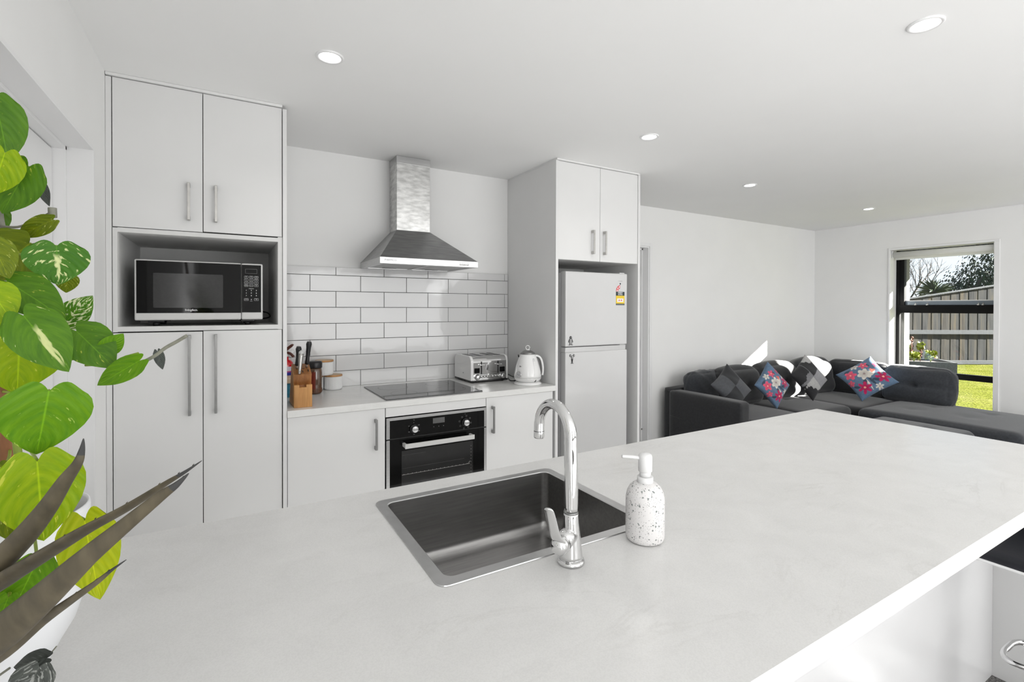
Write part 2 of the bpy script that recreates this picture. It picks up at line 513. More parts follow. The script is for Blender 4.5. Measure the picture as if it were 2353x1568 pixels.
def leaf_mat(name, dark, light, fleck, amount, stripe=0.0, rough=0.42, transl=0.25):
    m, nt, b, N, L, ramp, mix = nodes_of(name, rough)
    sset(b, ['Specular IOR Level', 'Specular'], 0.22)
    uv = N('UVMap'); sx = N('SeparateXYZ'); L(uv.outputs[0], sx.inputs[0])
    oi = N('ObjectInfo')
    ab = N('Math'); ab.operation = 'ABSOLUTE'; L(sx.outputs['X'], ab.inputs[0])
    # side veins run from the midrib toward the tip
    t = N('Math'); t.operation = 'MULTIPLY_ADD'; t.inputs[1].default_value = -0.45; L(ab.outputs[0], t.inputs[0]); L(sx.outputs['Y'], t.inputs[2])
    cmb = N('CombineXYZ'); L(sx.outputs['X'], cmb.inputs[0]); L(t.outputs[0], cmb.inputs[1]); L(oi.outputs['Random'], cmb.inputs[2])
    mp = N('Mapping'); mp.inputs['Scale'].default_value = (1.1, 7.5, 40); L(cmb.outputs[0], mp.inputs['Vector'])
    n1 = N('TexNoise'); n1.inputs['Scale'].default_value = 1.6; n1.inputs['Detail'].default_value = 5; n1.inputs['Roughness'].default_value = 0.6
    L(mp.outputs[0], n1.inputs['Vector'])
    g = ramp(n1.outputs['Fac'], [(0.25, dark), (0.75, light)])
    mp2 = N('Mapping'); mp2.inputs['Scale'].default_value = (1.7, 6.0, 55); mp2.inputs['Location'].default_value = (3, 1, 7); L(cmb.outputs[0], mp2.inputs['Vector'])
    n2 = N('TexNoise'); n2.inputs['Scale'].default_value = 2.2; n2.inputs['Detail'].default_value = 3; L(mp2.outputs[0], n2.inputs['Vector'])
    lo = 0.72 - 0.28 * amount
    fl = ramp(n2.outputs['Fac'], [(lo, (0, 0, 0)), (lo + 0.05, (0.9, 0.9, 0.9))])
    c = mix(fl.outputs['Color'], g.outputs['Color'], fleck)
    out = c.outputs['Color']
    rib = ramp(ab.outputs[0], [(0.0, (0.55, 0.55, 0.55)), (0.035, (0, 0, 0))])
    out = mix(rib.outputs['Color'], out, [min(1, x * 1.7) for x in light]).outputs['Color']
    if stripe:
        n3 = N('TexNoise'); n3.inputs['Scale'].default_value = 4; L(cmb.outputs[0], n3.inputs['Vector'])
        q = N('Math'); q.operation = 'MULTIPLY_ADD'; q.inputs[1].default_value = 0.5; q.inputs[2].default_value = -0.25; L(n3.outputs['Fac'], q.inputs[0])
        w = N('Math'); w.operation = 'ADD'; L(sx.outputs['X'], w.inputs[0]); L(q.outputs[0], w.inputs[1])
        w2 = N('Math'); w2.operation = 'ABSOLUTE'; L(w.outputs[0], w2.inputs[0])
        sr = ramp(w2.outputs[0], [(0, (1, 1, 1)), (stripe, (0.85, 0.85, 0.85)), (stripe + 0.05, (0, 0, 0))])
        yr = ramp(sx.outputs['Y'], [(0.2, (0, 0, 0)), (0.3, (1, 1, 1)), (0.8, (1, 1, 1)), (0.92, (0, 0, 0))])
        mu = N('Math'); mu.operation = 'MULTIPLY'; L(sr.outputs['Color'], mu.inputs[0]); L(yr.outputs['Color'], mu.inputs[1])
        out = mix(mu.outputs[0], out, fleck).outputs['Color']
    L(out, b.inputs['Base Color'])
    wv = N('TexWave'); wv.inputs['Scale'].default_value = 2.2
    cm2 = N('CombineXYZ'); L(t.outputs[0], cm2.inputs[0]); L(cm2.outputs[0], wv.inputs['Vector'])
    bp = N('Bump'); bp.inputs['Strength'].default_value = 0.25; bp.inputs['Distance'].default_value = 0.001
    L(wv.outputs['Fac'], bp.inputs['Height']); L(bp.outputs['Normal'], b.inputs['Normal'])
    tr = N('BsdfTranslucent'); L(out, tr.inputs['Color'])
    mx = N('MixShader'); mx.inputs[0].default_value = transl
    L(b.outputs[0], mx.inputs[1]); L(tr.outputs[0], mx.inputs[2])
    L(mx.outputs[0], nt.nodes['Material Output'].inputs['Surface'])
leaf_mat('leaf_mid', (0.045, 0.13, 0.008), (0.10, 0.23, 0.012), (0.40, 0.45, 0.06), 0.15)
leaf_mat('leaf_midstripe', (0.05, 0.14, 0.008), (0.11, 0.25, 0.012), (0.62, 0.66, 0.30), 0.10, 0.10)
leaf_mat('leaf_lime', (0.16, 0.30, 0.004), (0.32, 0.44, 0.006), (0.52, 0.56, 0.06), 0.25)
leaf_mat('leaf_yellow', (0.26, 0.36, 0.004), (0.44, 0.48, 0.008), (0.55, 0.50, 0.05), 0.2)
leaf_mat('leaf_green', (0.07, 0.21, 0.006), (0.16, 0.33, 0.01), (0.40, 0.52, 0.10), 0.18)
leaf_mat('leaf_olive', (0.07, 0.12, 0.003), (0.19, 0.24, 0.008), (0.45, 0.47, 0.12), 0.30)
leaf_mat('leaf_dark', (0.012, 0.05, 0.006), (0.03, 0.09, 0.012), (0.05, 0.12, 0.02), 0.1)
leaf_mat('leaf_varieg', (0.035, 0.13, 0.008), (0.07, 0.20, 0.014), (0.66, 0.70, 0.34), 0.45, 0.05)
leaf_mat('leaf_cream', (0.04, 0.15, 0.01), (0.10, 0.24, 0.015), (0.74, 0.76, 0.48), 0.7)
leaf_mat('leaf_pale', (0.50, 0.54, 0.44), (0.66, 0.68, 0.60), (0.72, 0.73, 0.66), 0.3)
leaf_mat('leaf_grey', (0.035, 0.04, 0.036), (0.085, 0.095, 0.085), (0.12, 0.13, 0.12), 0.3)
leaf_mat('leaf_greystripe', (0.04, 0.045, 0.04), (0.12, 0.13, 0.12), (0.34, 0.35, 0.33), 0.6, 0.06)
mat('spike_leaf', (0.085, 0.070, 0.042), 0.6, var=0.35, vscale=16, aniso=(6, 6, 1))
mat('spike_tip', (0.04, 0.04, 0.04), 0.7, var=0.2)

def lawn_mat():
    m, nt, b, N, L, ramp, mix = nodes_of('lawn', 0.95)
    sset(b, ['Specular IOR Level', 'Specular'], 0.0)
    tc = N('TexCoord')
    n = N('TexNoise'); n.inputs['Scale'].default_value = 1.6; n.inputs['Detail'].default_value = 8; n.inputs['Roughness'].default_value = 0.7
    L(tc.outputs['Object'], n.inputs['Vector'])
    n2 = N('TexNoise'); n2.inputs['Scale'].default_value = 38; n2.inputs['Detail'].default_value = 4
    L(tc.outputs['Object'], n2.inputs['Vector'])
    a = ramp(n.outputs['Fac'], [(0.3, (0.055, 0.064, 0.010)), (0.5, (0.078, 0.085, 0.018)), (0.7, (0.105, 0.102, 0.036))])
    c = ramp(n2.outputs['Fac'], [(0.3, (0.55, 0.55, 0.55)), (0.7, (1.35, 1.35, 1.3))])
    x = mix(1.0, a.outputs['Color'], c.outputs['Color'], 'MULTIPLY')
    L(x.outputs['Color'], b.inputs['Base Color'])
    bp = N('Bump'); bp.inputs['Strength'].default_value = 0.6; bp.inputs['Distance'].default_value = 0.03
    L(n2.outputs['Fac'], bp.inputs['Height']); L(bp.outputs['Normal'], b.inputs['Normal'])
lawn_mat()

def fence_mat():
    m, nt, b, N, L, ramp, mix = nodes_of('fence_wood', 0.9)
    sset(b, ['Specular IOR Level', 'Specular'], 0.1)
    tc = N('TexCoord'); sx = N('SeparateXYZ'); L(tc.outputs['Object'], sx.inputs[0])
    at_ = N('Attribute'); at_.attribute_name = 'plank'
    mp = N('Mapping'); mp.inputs['Scale'].default_value = (9, 9, 0.7); L(tc.outputs['Object'], mp.inputs['Vector'])
    n = N('TexNoise'); n.inputs['Scale'].default_value = 2.0; n.inputs['Detail'].default_value = 2; L(mp.outputs[0], n.inputs['Vector'])
    g = ramp(n.outputs['Fac'], [(0.28, (0.020, 0.019, 0.018)), (0.5, (0.038, 0.037, 0.035)), (0.72, (0.062, 0.053, 0.038))])
    rd = N('Math'); rd.operation = 'ROUND'; L(at_.outputs['Fac'], rd.inputs[0])
    wn = N('TexWhiteNoise'); wn.noise_dimensions = '1D'; L(rd.outputs[0], wn.inputs['W'])
    t = ramp(wn.outputs['Value'], [(0, (0.70, 0.74, 0.80)), (0.4, (0.92, 0.97, 1.05)), (0.7, (1.08, 1.05, 1.0)), (1, (1.25, 1.12, 0.92))])
    x = mix(1.0, g.outputs['Color'], t.outputs['Color'], 'MULTIPLY')
    L(x.outputs['Color'], b.inputs['Base Color'])
fence_mat()

def vcol_mat(name, rough=0.9, sheen=0.2):
    m, nt, b, N, L, ramp, mix = nodes_of(name, rough)
    a = N('Attribute'); a.attribute_name = 'Print'
    tc = N('TexCoord')
    n = N('TexNoise'); n.inputs['Scale'].default_value = 60; n.inputs['Detail'].default_value = 3; L(tc.outputs['Object'], n.inputs['Vector'])
    r = ramp(n.outputs['Fac'], [(0.3, (0.88, 0.88, 0.88)), (0.7, (1.1, 1.1, 1.1))])
    x = mix(1.0, a.outputs['Color'], r.outputs['Color'], 'MULTIPLY'); L(x.outputs['Color'], b.inputs['Base Color'])
    sset(b, ['Sheen Weight'], sheen)
    bp = N('Bump'); bp.inputs['Strength'].default_value = 0.2; bp.inputs['Distance'].default_value = 0.002
    n2 = N('TexNoise'); n2.inputs['Scale'].default_value = 300; L(tc.outputs['Object'], n2.inputs['Vector'])
    L(n2.outputs['Fac'], bp.inputs['Height']); L(bp.outputs['Normal'], b.inputs['Normal'])
vcol_mat('printed_cloth')
# ------------------------------------------------------------------ the room
XL, XR, YW, YL, YF, ZC, ZF = -0.4306, 6.318, 3.1989, 3.3584, -5.0, 2.372, 0.03
BX0, BX1 = 0.2475, 1.8235            # bench run between the tall units
bm = newbm(); box(bm, -0.7, 6.6, YF - 0.2, 0.70, -0.12, ZF); box(bm, 2.52, 6.6, 0.70, 3.9, -0.12, ZF); box(bm, -0.7, 2.52, 0.70, 3.9, -0.12, ZF, 0, 2, 1); struct('floor', bm, ['carpet', 'vinyl_pale'])
bm = newbm(); box(bm, -0.7, 6.47, YF - 0.2, 3.9, ZC, ZC + 0.12); struct('ceiling', bm, 'ceiling_paint')
# left wall with a door opening
bm = newbm()
box(bm, XL - 0.16, XL, YF, 1.42, ZF, ZC); box(bm, XL - 0.16, XL, 2.372, 3.9, ZF, ZC); box(bm, XL - 0.16, XL, 1.42, 2.372, 1.995, ZC)
struct('wall_left', bm, 'wall_paint')
# kitchen back wall (thicker) and the living room's back wall with a door opening
bm = newbm(); box(bm, XL, 2.563, YW, YL + 0.1, ZF, ZC); struct('wall_back', bm, 'wall_paint')
bm = newbm()
box(bm, 3.4676, XR + 0.15, YL, YL + 0.12, ZF, ZC); box(bm, 2.563, 2.66, YL, YL + 0.12, ZF, ZC); box(bm, 2.66, 3.4676, YL, YL + 0.12, 1.993, ZC)
struct('wall_living', bm, 'wall_paint')
# right wall with a window opening
WY0, WY1, WZ0, WZ1 = 1.7093, 2.5538, 0.16, 2.05
bm = newbm()
box(bm, XR, XR + 0.15, YF, WY0, ZF, ZC); box(bm, XR, XR + 0.15, WY1, YL, ZF, ZC)
box(bm, XR, XR + 0.15, WY0, WY1, WZ1, ZC); box(bm, XR, XR + 0.15, WY0, WY1, ZF, WZ0)
struct('wall_right', bm, 'wall_paint')
bm = newbm(); box(bm, XL - 0.16, XR + 0.15, YF - 0.15, YF, ZF, ZC); struct('wall_front', bm, 'wall_paint')
# hall behind the back door
bm = newbm(); box(bm, 2.4, 3.8, 3.86, 3.9, ZF, ZC); struct('wall_hall', bm, 'wall_paint')
# skirting
bm = newbm(); box(bm, 3.53, XR, YL - 0.012, YL, ZF, 0.12, 0.003); struct('baseboard_living', bm, 'trim_paint')
bm = newbm(); box(bm, XR - 0.012, XR, YF, YL - 0.012, ZF, 0.12, 0.003); struct('baseboard_right', bm, 'trim_paint')

# door in the left wall
bm = newbm(); box(bm, -0.585, -0.5435, 1.40, 2.356, ZF + 0.01, 1.979, 0.001); d1 = struct('door_1', bm, 'trim_paint')
bm = newbm()
box(bm, -0.507, XL + 0.0005, 2.3715, 2.385, ZF, 2.0, 0.0008); box(bm, -0.507, XL + 0.0005, 1.41, 2.372, 1.9945, 2.008, 0.0008)
struct('door_lining', bm, 'trim_paint', d1)
bm = newbm()
box(bm, -0.60, -0.507, 2.360, 2.372, ZF, 1.995); box(bm, -0.60, -0.507, 1.41, 2.372, 1.983, 1.995)
struct('door_stop', bm, 'trim_paint', d1)
# door in the back wall, seen edge-on past the fridge cabinet
bm = newbm(); box(bm, 2.68, 3.440, 3.468, 3.505, ZF + 0.01, 1.975, 0.001); d2 = struct('door_2', bm, 'trim_paint')
bm = newbm()
box(bm, 3.4555, 3.4685, YL - 0.001, 3.52, ZF, 1.993); box(bm, 2.66, 3.4555, YL - 0.001, 3.52, 1.9805, 1.994)
struct('door_lining', bm, 'trim_paint', d2)
bm = newbm()
box(bm, 3.443, 3.4555, 3.430, 3.467, ZF, 1.981); box(bm, 2.66, 3.4555, 3.430, 3.467, 1.968, 1.981)
struct('door_stop', bm, 'trim_paint', d2)
bm = newbm()
box(bm, 3.4676, 3.503, YL - 0.010, YL + 0.001, ZF, 2.028, 0.002); box(bm, 2.62, 3.4676, YL - 0.010, YL + 0.001, 1.993, 2.028, 0.002)
struct('architrave', bm, 'trim_paint', d2)
for z0 in (1.745, 1.02, 0.28):
    bm = newbm(); tube(bm, [(3.437, 3.461, z0), (3.437, 3.461, z0 + 0.075)], 0.006, 8); struct('hinge', bm, 'steel_dark', d2)
bm = newbm(); lathe(bm, [(0.008, 0), (0.008, 0.02), (0.006, 0.024)], (3.452, 3.43, 0.24), 12, axis='Y'); struct('door_bumper', bm, 'black_plastic', d2)

# window in the right wall
FX0, FX1 = XR + 0.135, XR + 0.185
bm = newbm()
box(bm, FX0, FX1, WY1 - 0.034, WY1 - 0.001, WZ0, WZ1); box(bm, FX0, FX1, WY0 + 0.001, WY0 + 0.034, WZ0, WZ1)
box(bm, FX0, FX1, WY0, WY1, WZ1 - 0.05, WZ1 - 0.002); box(bm, FX0, FX1, WY0, WY1, WZ0, WZ0 + 0.045)
box(bm, FX0, FX1, WY0 + 0.03, WY1 - 0.03, 1.362, 1.448, 0.003); box(bm, FX0, FX1, WY0 + 0.03, WY1 - 0.03, 0.683, 0.743, 0.003)
w1 = struct('window_1', bm, 'alu_black')
bm = newbm()
box(bm, FX0 + 0.005, FX1 + 0.01, WY1 - 0.075, WY1 - 0.034, 1.44, WZ1 - 0.05); box(bm, FX0 + 0.005, FX1 + 0.01, WY0 + 0.030, WY0 + 0.037, 1.44, WZ1 - 0.05)
struct('sash_stile', bm, 'alu_black', w1)
bm = newbm(); box(bm, FX1 - 0.015, FX1 + 0.012, WY0 + 0.036, WY1 - 0.075, 1.448, 1.490, 0.002); struct('sash_rail', bm, 'alu_sky_sheen', w1)  # blue-grey colour stands in for sky reflected in the rail
bm = newbm(); box(bm, FX1 - 0.017, FX1 + 0.013, WY0 + 0.036, WY1 - 0.075, 1.490, 1.4985, 0.001); struct('rail_lit_edge', bm, 'trim_paint', w1)  # white strip paints the sunlit top edge of the rail
for a, b_ in ((1.4985, WZ1 - 0.05), (0.743, 1.362), (WZ0 + 0.045, 0.683)):
    bm = newbm(); box(bm, FX0 + 0.022, FX0 + 0.026, WY0 + 0.034, WY1 - 0.034, a, b_); struct('pane', bm, 'pane_glass', w1)
for y in (2.375, 2.27, 1.86, 1.825):
    bm = newbm(); tube(bm, [(FX0 - 0.004, y, 1.452), (FX0 + 0.012, y, 1.468)], 0.006, 8); lathe(bm, [(0.0, -0.002), (0.011, 0), (0.011, 0.008), (0, 0.01)], (FX0 - 0.004, y, 1.447), 10, cap0=False, cap1=False); struct('window_stay', bm, 'steel', w1)
bm = newbm()
a0, a1 = WY0 - 0.04, WY1 + 0.018
box(bm, XR - 0.012, XR + 0.001, WY1, a1, 0.12, WZ1, 0.002); box(bm, XR - 0.012, XR + 0.001, a0, WY0, 0.12, WZ1, 0.002)
box(bm, XR - 0.012, XR + 0.001, a0, a1, WZ1, WZ1 + 0.022, 0.002)
struct('architrave', bm, 'trim_paint', w1)
bm = newbm()
box(bm, XR, FX0, WY1 - 0.001, WY1 + 0.002, WZ0, WZ1); box(bm, XR, FX0, WY0 - 0.002, WY0 + 0.001, WZ0, WZ1); box(bm, XR, FX0, WY0, WY1, WZ0 - 0.01, WZ0 + 0.001); box(bm, XR, FX0, WY0, WY1, WZ1 - 0.001, WZ1 + 0.003)
struct('reveal', bm, 'trim_paint', w1)
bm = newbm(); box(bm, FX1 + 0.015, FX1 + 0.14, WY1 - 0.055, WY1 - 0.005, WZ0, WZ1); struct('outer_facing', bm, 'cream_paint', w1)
# roller blind rolled up at the window head
t = thing('roller_blind', 'white roller blind rolled up at the top of the window', 'blind', (XR + 0.05, 2.13, 2.0))
bm = newbm(); lathe(bm, [(0.031, -0.412), (0.031, 0.412)], (XR + 0.045, 2.131, 2.0), 24, axis='Y'); obj('rolled_cloth', bm, 'blind_cloth', t, True)
bm = newbm(); box(bm, XR + 0.070, XR + 0.080, 1.722, 2.541, 1.945, 1.975, 0.003); obj('bottom_bar', bm, 'blind_cloth', t)
bm = newbm(); box(bm, XR + 0.012, XR + 0.085, 2.5435, 2.549, 1.965, 2.045, 0.002); obj('bracket', bm, 'white_plastic', t)
bm = newbm(); box(bm, XR + 0.012, XR + 0.085, 1.713, 1.719, 1.965, 2.045, 0.002); obj('bracket', bm, 'white_plastic', t)

# eave outside the window, keeps the high sun off the glass
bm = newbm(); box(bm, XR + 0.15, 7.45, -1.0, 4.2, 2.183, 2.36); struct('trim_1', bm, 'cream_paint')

# downlights
def downlight():
    t = thing('downlight', '', 'ceiling light', (0, 0, 0), 'recessed ceiling downlights')
    bm = newbm(); lathe(bm, [(0.0515, 0.0), (0.0515, -0.003), (0.048, -0.006), (0.041, -0.005), (0.037, -0.001), (0.037, 0.0)], (0, 0, 0), 48, cap0=False, cap1=False)
    obj('trim_ring', bm, 'trim_paint', t, True)
    bm = newbm(); lathe(bm, [(0.0, -0.0022), (0.0372, -0.0020)], (0, 0, 0), 40, cap0=False, cap1=False)
    obj('lens', bm, 'led_glow', t, True)
    return t
DL = [((0.3425, 1.9805), 'leftmost round ceiling downlight, in front of the tall pantry cabinet'),
      ((2.0397, 0.7291), 'largest round ceiling downlight, above the right end of the island'),
      ((2.0482, 1.9875), 'round white downlight in the ceiling in front of the fridge cabinet'),
      ((3.5287, 2.368), 'small round ceiling downlight between the fridge cabinet one and the farthest one'),
      ((5.3471, 2.3451), 'farthest small round ceiling downlight, near the living room corner')]
for i, ((x, y), lab) in enumerate(DL):
    if i == 0:
        d0 = downlight(); d0['label'] = lab; d0.location = (x, y, ZC); LOC0 = Vector((x, y, ZC))
    else:
        dup(d0, Vector((x, y, ZC)) - LOC0, lab)
    l = bpy.data.lights.new('downlight_lamp', 'SPOT'); l.energy = 9.5; l.spot_size = 2.4; l.spot_blend = 1.0; l.shadow_soft_size = 0.035; l.color = (1, 0.97, 0.93)
    lo = bpy.data.objects.new('downlight_lamp', l); COL.objects.link(lo); lo.location = (x, y, ZC - 0.01)
# ------------------------------------------------------------------ tall pantry cabinet
YC = 2.575                                  # face of all cabinet doors
t = thing('pantry_cabinet', 'tall white pantry cabinet with a microwave niche, against the left wall', 'cabinet', (-0.09, 2.9, ZF))
bm = newbm()
box(bm, XL + 0.001, -0.392, YC + 0.02, YW - 0.001, ZF + 0.1, 2.358); box(bm, 0.2095, 0.2285, YC + 0.02, YW - 0.001, ZF + 0.1, 2.358)
box(bm, -0.392, 0.2095, YC + 0.02, YW - 0.001, 2.33, 2.358); box(bm, -0.392, 0.2095, YC + 0.02, YW - 0.03, ZF + 0.1, ZF + 0.12)
box(bm, -0.392, 0.2095, YC + 0.05, YW - 0.003, ZF, ZF + 0.1)
obj('carcass', bm, 'cabinet_white', t)
bm = newbm()
box(bm, -0.4085, -0.392, YC, YC + 0.02, 1.3035, 1.738); box(bm, 0.2095, 0.2285, YC, YC + 0.02, 1.3035, 1.7435)
box(bm, -0.392, 0.2095, YC, YW - 0.002, 1.7205, 1.7395); box(bm, -0.392, 0.2095, YC, YW - 0.002, 1.305, 1.3255)
box(bm, -0.392, 0.2095, 3.185, YW - 0.002, 1.3255, 1.7205)
box(bm, -0.3925, -0.3915, YC + 0.02, 3.185, 1.3255, 1.7205); box(bm, 0.2090, 0.2100, YC + 0.02, 3.185, 1.3255, 1.7205)
obj('microwave_niche', bm, 'niche_white', t)
bm = newbm(); box(bm, XL + 0.001, -0.4110, YC - 0.002, YC + 0.03, ZF, 2.3565); obj('filler_strip', bm, 'cabinet_white', t)
bm = newbm(); box(bm, 0.2300, 0.2475, YC - 0.008, YW - 0.001, ZF, 2.354, 0.0008); obj('end_panel', bm, 'cabinet_white', t)
bm = newbm(); box(bm, XL + 0.002, 0.2285, YC - 0.012, YC + 0.03, 2.3605, ZC - 0.0005, 0.001); obj('cornice', bm, 'cornice_white', t)
bm = newbm(); box(bm, -0.41, 0.229, YC + 0.019, YC + 0.0215, ZF + 0.1, 1.303); box(bm, -0.41, 0.229, YC + 0.019, YC + 0.0215, 1.7395, 2.3585); obj('shadow_gap', bm, 'gap_dark', t)
for (x0, x1, z0, z1, hx, h0, h1, hm) in ((-0.4080, -0.0935, 1.7425, 2.3580, -0.1445, 1.7888, 1.951, 'nickel'), (-0.0905, 0.2270, 1.7455, 2.3580, -0.0427, 1.7888, 1.951, 'nickel'),
                                         (-0.4080, -0.0950, ZF + 0.11, 1.2995, -0.1430, 0.9325, 1.2862, 'nickel_dark'), (-0.0920, 0.2262, ZF + 0.11, 1.3020, -0.0441, 0.9332, 1.2865, 'nickel_dark')):
    bm = newbm(); box(bm, x0, x1, YC, YC + 0.018, z0, z1, 0.0009); d = obj('door', bm, 'cabinet_white', t)
    bm = newbm(); pull_handle(bm, hx, YC, h0, h1, 0.0105); obj('handle', bm, hm, d)

# ------------------------------------------------------------------ microwave
t = thing('microwave_oven', 'silver and black microwave oven in the open niche of the pantry', 'microwave', (-0.1, 2.8, 1.3255))
MX0, MX1, MZ0, MZ1, MY = -0.3400, 0.1460, 1.3510, 1.6130, 2.595
bm = newbm(); box(bm, MX0 + 0.006, MX1 - 0.006, MY + 0.045, 2.98, MZ0 + 0.004, MZ1 - 0.004, 0.004); obj('body', bm, 'appliance_silver', t)
bm = newbm(); box(bm, MX0, 0.0562, MY, MY + 0.044, MZ0, MZ1, 0.006, 3); dr = obj('door', bm, 'appliance_silver', t)
def frame_front(bm, x0, x1, z0, z1, y, w):
    box(bm, x0, x1, y - 0.001, y, z0, z1)
bm = newbm(); box(bm, MX0 + 0.007, 0.0556, MY - 0.0015, MY + 0.002, 1.3825, 1.6075); obj('door_glass', bm, 'black_glass', dr)
bm = newbm(); prism(bm, rrect(-0.275, -0.016, 1.4055, 1.556, 0.004), MY - 0.0022, MY - 0.001); obj('viewing_window', bm, 'window_mesh', dr)
bm = newbm(); text_bm(bm, 'living&co.', 0.0125, (-0.137, MY - 0.0024, 1.3955), bold=0.0002); obj('logo', bm, 'print_white', dr)
bm = newbm(); box(bm, 0.0575, MX1, MY, MY + 0.044, MZ0, MZ1, 0.006, 3); cp = obj('control_panel', bm, 'appliance_silver', t)
bm = newbm(); box(bm, 0.0590, MX1 - 0.0075, MY - 0.0015, MY + 0.002, 1.3845, 1.6060); obj('panel_glass', bm, 'black_glass', cp)
bm = newbm()
def ring2(bm, x0, x1, z0, z1, r, w, y, d=0.0008):
    A = rrect(x0, x1, z0, z1, r, 4); B = rrect(x0 + w, x1 - w, z0 + w, z1 - w, max(r - w, 0.0003), 4)
    n = len(A)
    va = [bm.verts.new((p[0], y, p[1])) for p in A]; vb = [bm.verts.new((p[0], y, p[1])) for p in B]
    for k in range(n):
        bm.faces.new([va[k], va[(k + 1) % n], vb[(k + 1) % n], vb[k]])
ky = MY - 0.0022
ring2(bm, 0.0735, 0.1220, 1.5660, 1.5875, 0.002, 0.0007, ky)
obj('display', bm, 'print_grey', cp, recalc=False)
bm = newbm()
words_ = [['Quick\nStart', 'Time\nDefrost', 'Weight\nDefrost'], ['Power', 'Clock', 'Memory\nStart'], ['Popcorn', 'Potato', 'Pizza'], ['Frozen\nVegetable', 'Beverage', 'Dinner\nPlate']]
KX = (0.0772, 0.0980, 0.1188)
for j in range(4):
    for i in range(3):
        z = 1.5495 - j * 0.0133
        ring2(bm, KX[i] - 0.0083, KX[i] + 0.0083, z - 0.005, z + 0.005, 0.0022, 0.0006, ky)
        text_bm(bm, words_[j][i], 0.0033, (KX[i], ky, z + (0.0012 if '\n' in words_[j][i] else 0)), ext=0.0)
text_bm(bm, 'EXPRESS COOK', 0.0030, (KX[1], ky, 1.4955), ext=0.0, bold=0.0001)
for k, ch in enumerate('123456789'):
    text_bm(bm, ch, 0.0072, (KX[k % 3], ky, 1.4870 - (k // 3) * 0.0122), ext=0.0, bold=0.0002)
text_bm(bm, '0', 0.0072, (KX[1], ky, 1.4445), ext=0.0, bold=0.0002)
for i, w_ in ((0, 'STOP\nCANCEL'), (2, 'START\n+30s')):
    ring2(bm, KX[i] - 0.0090, KX[i] + 0.0090, 1.4390, 1.4500, 0.0022, 0.0006, ky)
    text_bm(bm, w_, 0.0042, (KX[i], ky, 1.4463), ext=0.0)
text_bm(bm, 'MEMORY', 0.0026, (KX[1], ky, 1.4370), ext=0.0)
obj('keypad', bm, 'print_white', cp, recalc=False)
for x in (-0.27, 0.085):
    for y in (2.66, 2.93):
        bm = newbm(); box(bm, x - 0.03, x + 0.03, y - 0.015, y + 0.015, 1.340, 1.352, 0.003); lathe(bm, [(0.012, 1.3258), (0.014, 1.341)], (x, y, 0), 16); obj('foot', bm, 'black_plastic', t)
bm = newbm(); tube(bm, spline([(0.13, 2.985, 1.352), (0.155, 2.93, 1.349), (0.185, 2.90, 1.352), (0.198, 2.91, 1.362), (0.190, 2.96, 1.378), (0.165, 3.02, 1.385), (0.13, 2.985, 1.39)]), 0.0035, 8); obj('power_cord', bm, 'black_plastic', t)

# ------------------------------------------------------------------ base cabinets and oven housing
BZ0, BZ1 = 0.8775, 0.9110
def base_cab(label, x0, x1, dx0, dx1, hx):
    t = thing('base_cabinet', label, 'cabinet', ((x0 + x1) / 2, 2.9, ZF))
    bm = newbm()
    box(bm, x0, x0 + 0.016, YC + 0.02, YW - 0.005, ZF + 0.1, BZ0 - 0.001); box(bm, x1 - 0.016, x1, YC + 0.02, YW - 0.005, ZF + 0.1, BZ0 - 0.001)
    box(bm, x0 + 0.016, x1 - 0.016, YC + 0.02, YW - 0.005, ZF + 0.1, ZF + 0.116); box(bm, x0 + 0.016, x1 - 0.016, YC + 0.02, YC + 0.04, 0.80, BZ0 - 0.001)
    box(bm, x0, x1, YC + 0.06, YC + 0.076, ZF, ZF + 0.1)
    obj('carcass', bm, 'cabinet_white', t)
    bm = newbm(); box(bm, dx0, dx1, YC, YC + 0.018, ZF + 0.11, 0.8735, 0.0009); d = obj('door', bm, 'cabinet_white', t)
    bm = newbm(); pull_handle(bm, hx, YC, 0.663, 0.823, 0.0115); obj('handle', bm, 'nickel_dark', d)
    bm = newbm(); box(bm, x0, x1, YC + 0.0185, YC + 0.021, ZF + 0.11, 0.8775); obj('shadow_gap', bm, 'gap_dark', t)
    return t
base_cab('white base cabinet to the left of the oven, under the kitchen bench', BX0 + 0.001, 0.7245, BX0 + 0.003, 0.7228, 0.6719)
base_cab('white base cabinet to the right of the oven, beside the fridge', 1.3262, 1.8085, 1.3275, 1.8060, 1.3652)
t = thing('oven_housing', 'white panel strip between bench and oven, part of the oven housing', 'cabinet', (1.025, 2.9, ZF))
bm = newbm(); box(bm, 0.7268, 1.3242, YC, YC + 0.018, 0.8240, 0.8735, 0.0008); obj('filler_panel', bm, 'cabinet_white', t)
bm = newbm(); box(bm, 0.7250, 0.7262, YC + 0.02, YW - 0.01, ZF + 0.1, BZ0 - 0.001); box(bm, 1.3249, 1.3258, YC + 0.02, YW - 0.01, ZF + 0.1, BZ0 - 0.001); box(bm, 0.7262, 1.3249, YC + 0.06, YC + 0.076, ZF, ZF + 0.1)
box(bm, 0.7262, 1.3249, YC + 0.022, YW - 0.01, ZF + 0.1, ZF + 0.116)
box(bm, 0.7255, 0.7262, YC + 0.0190, YC + 0.022, ZF + 0.1, BZ0 - 0.001)
obj('carcass', bm, 'gap_dark', t)

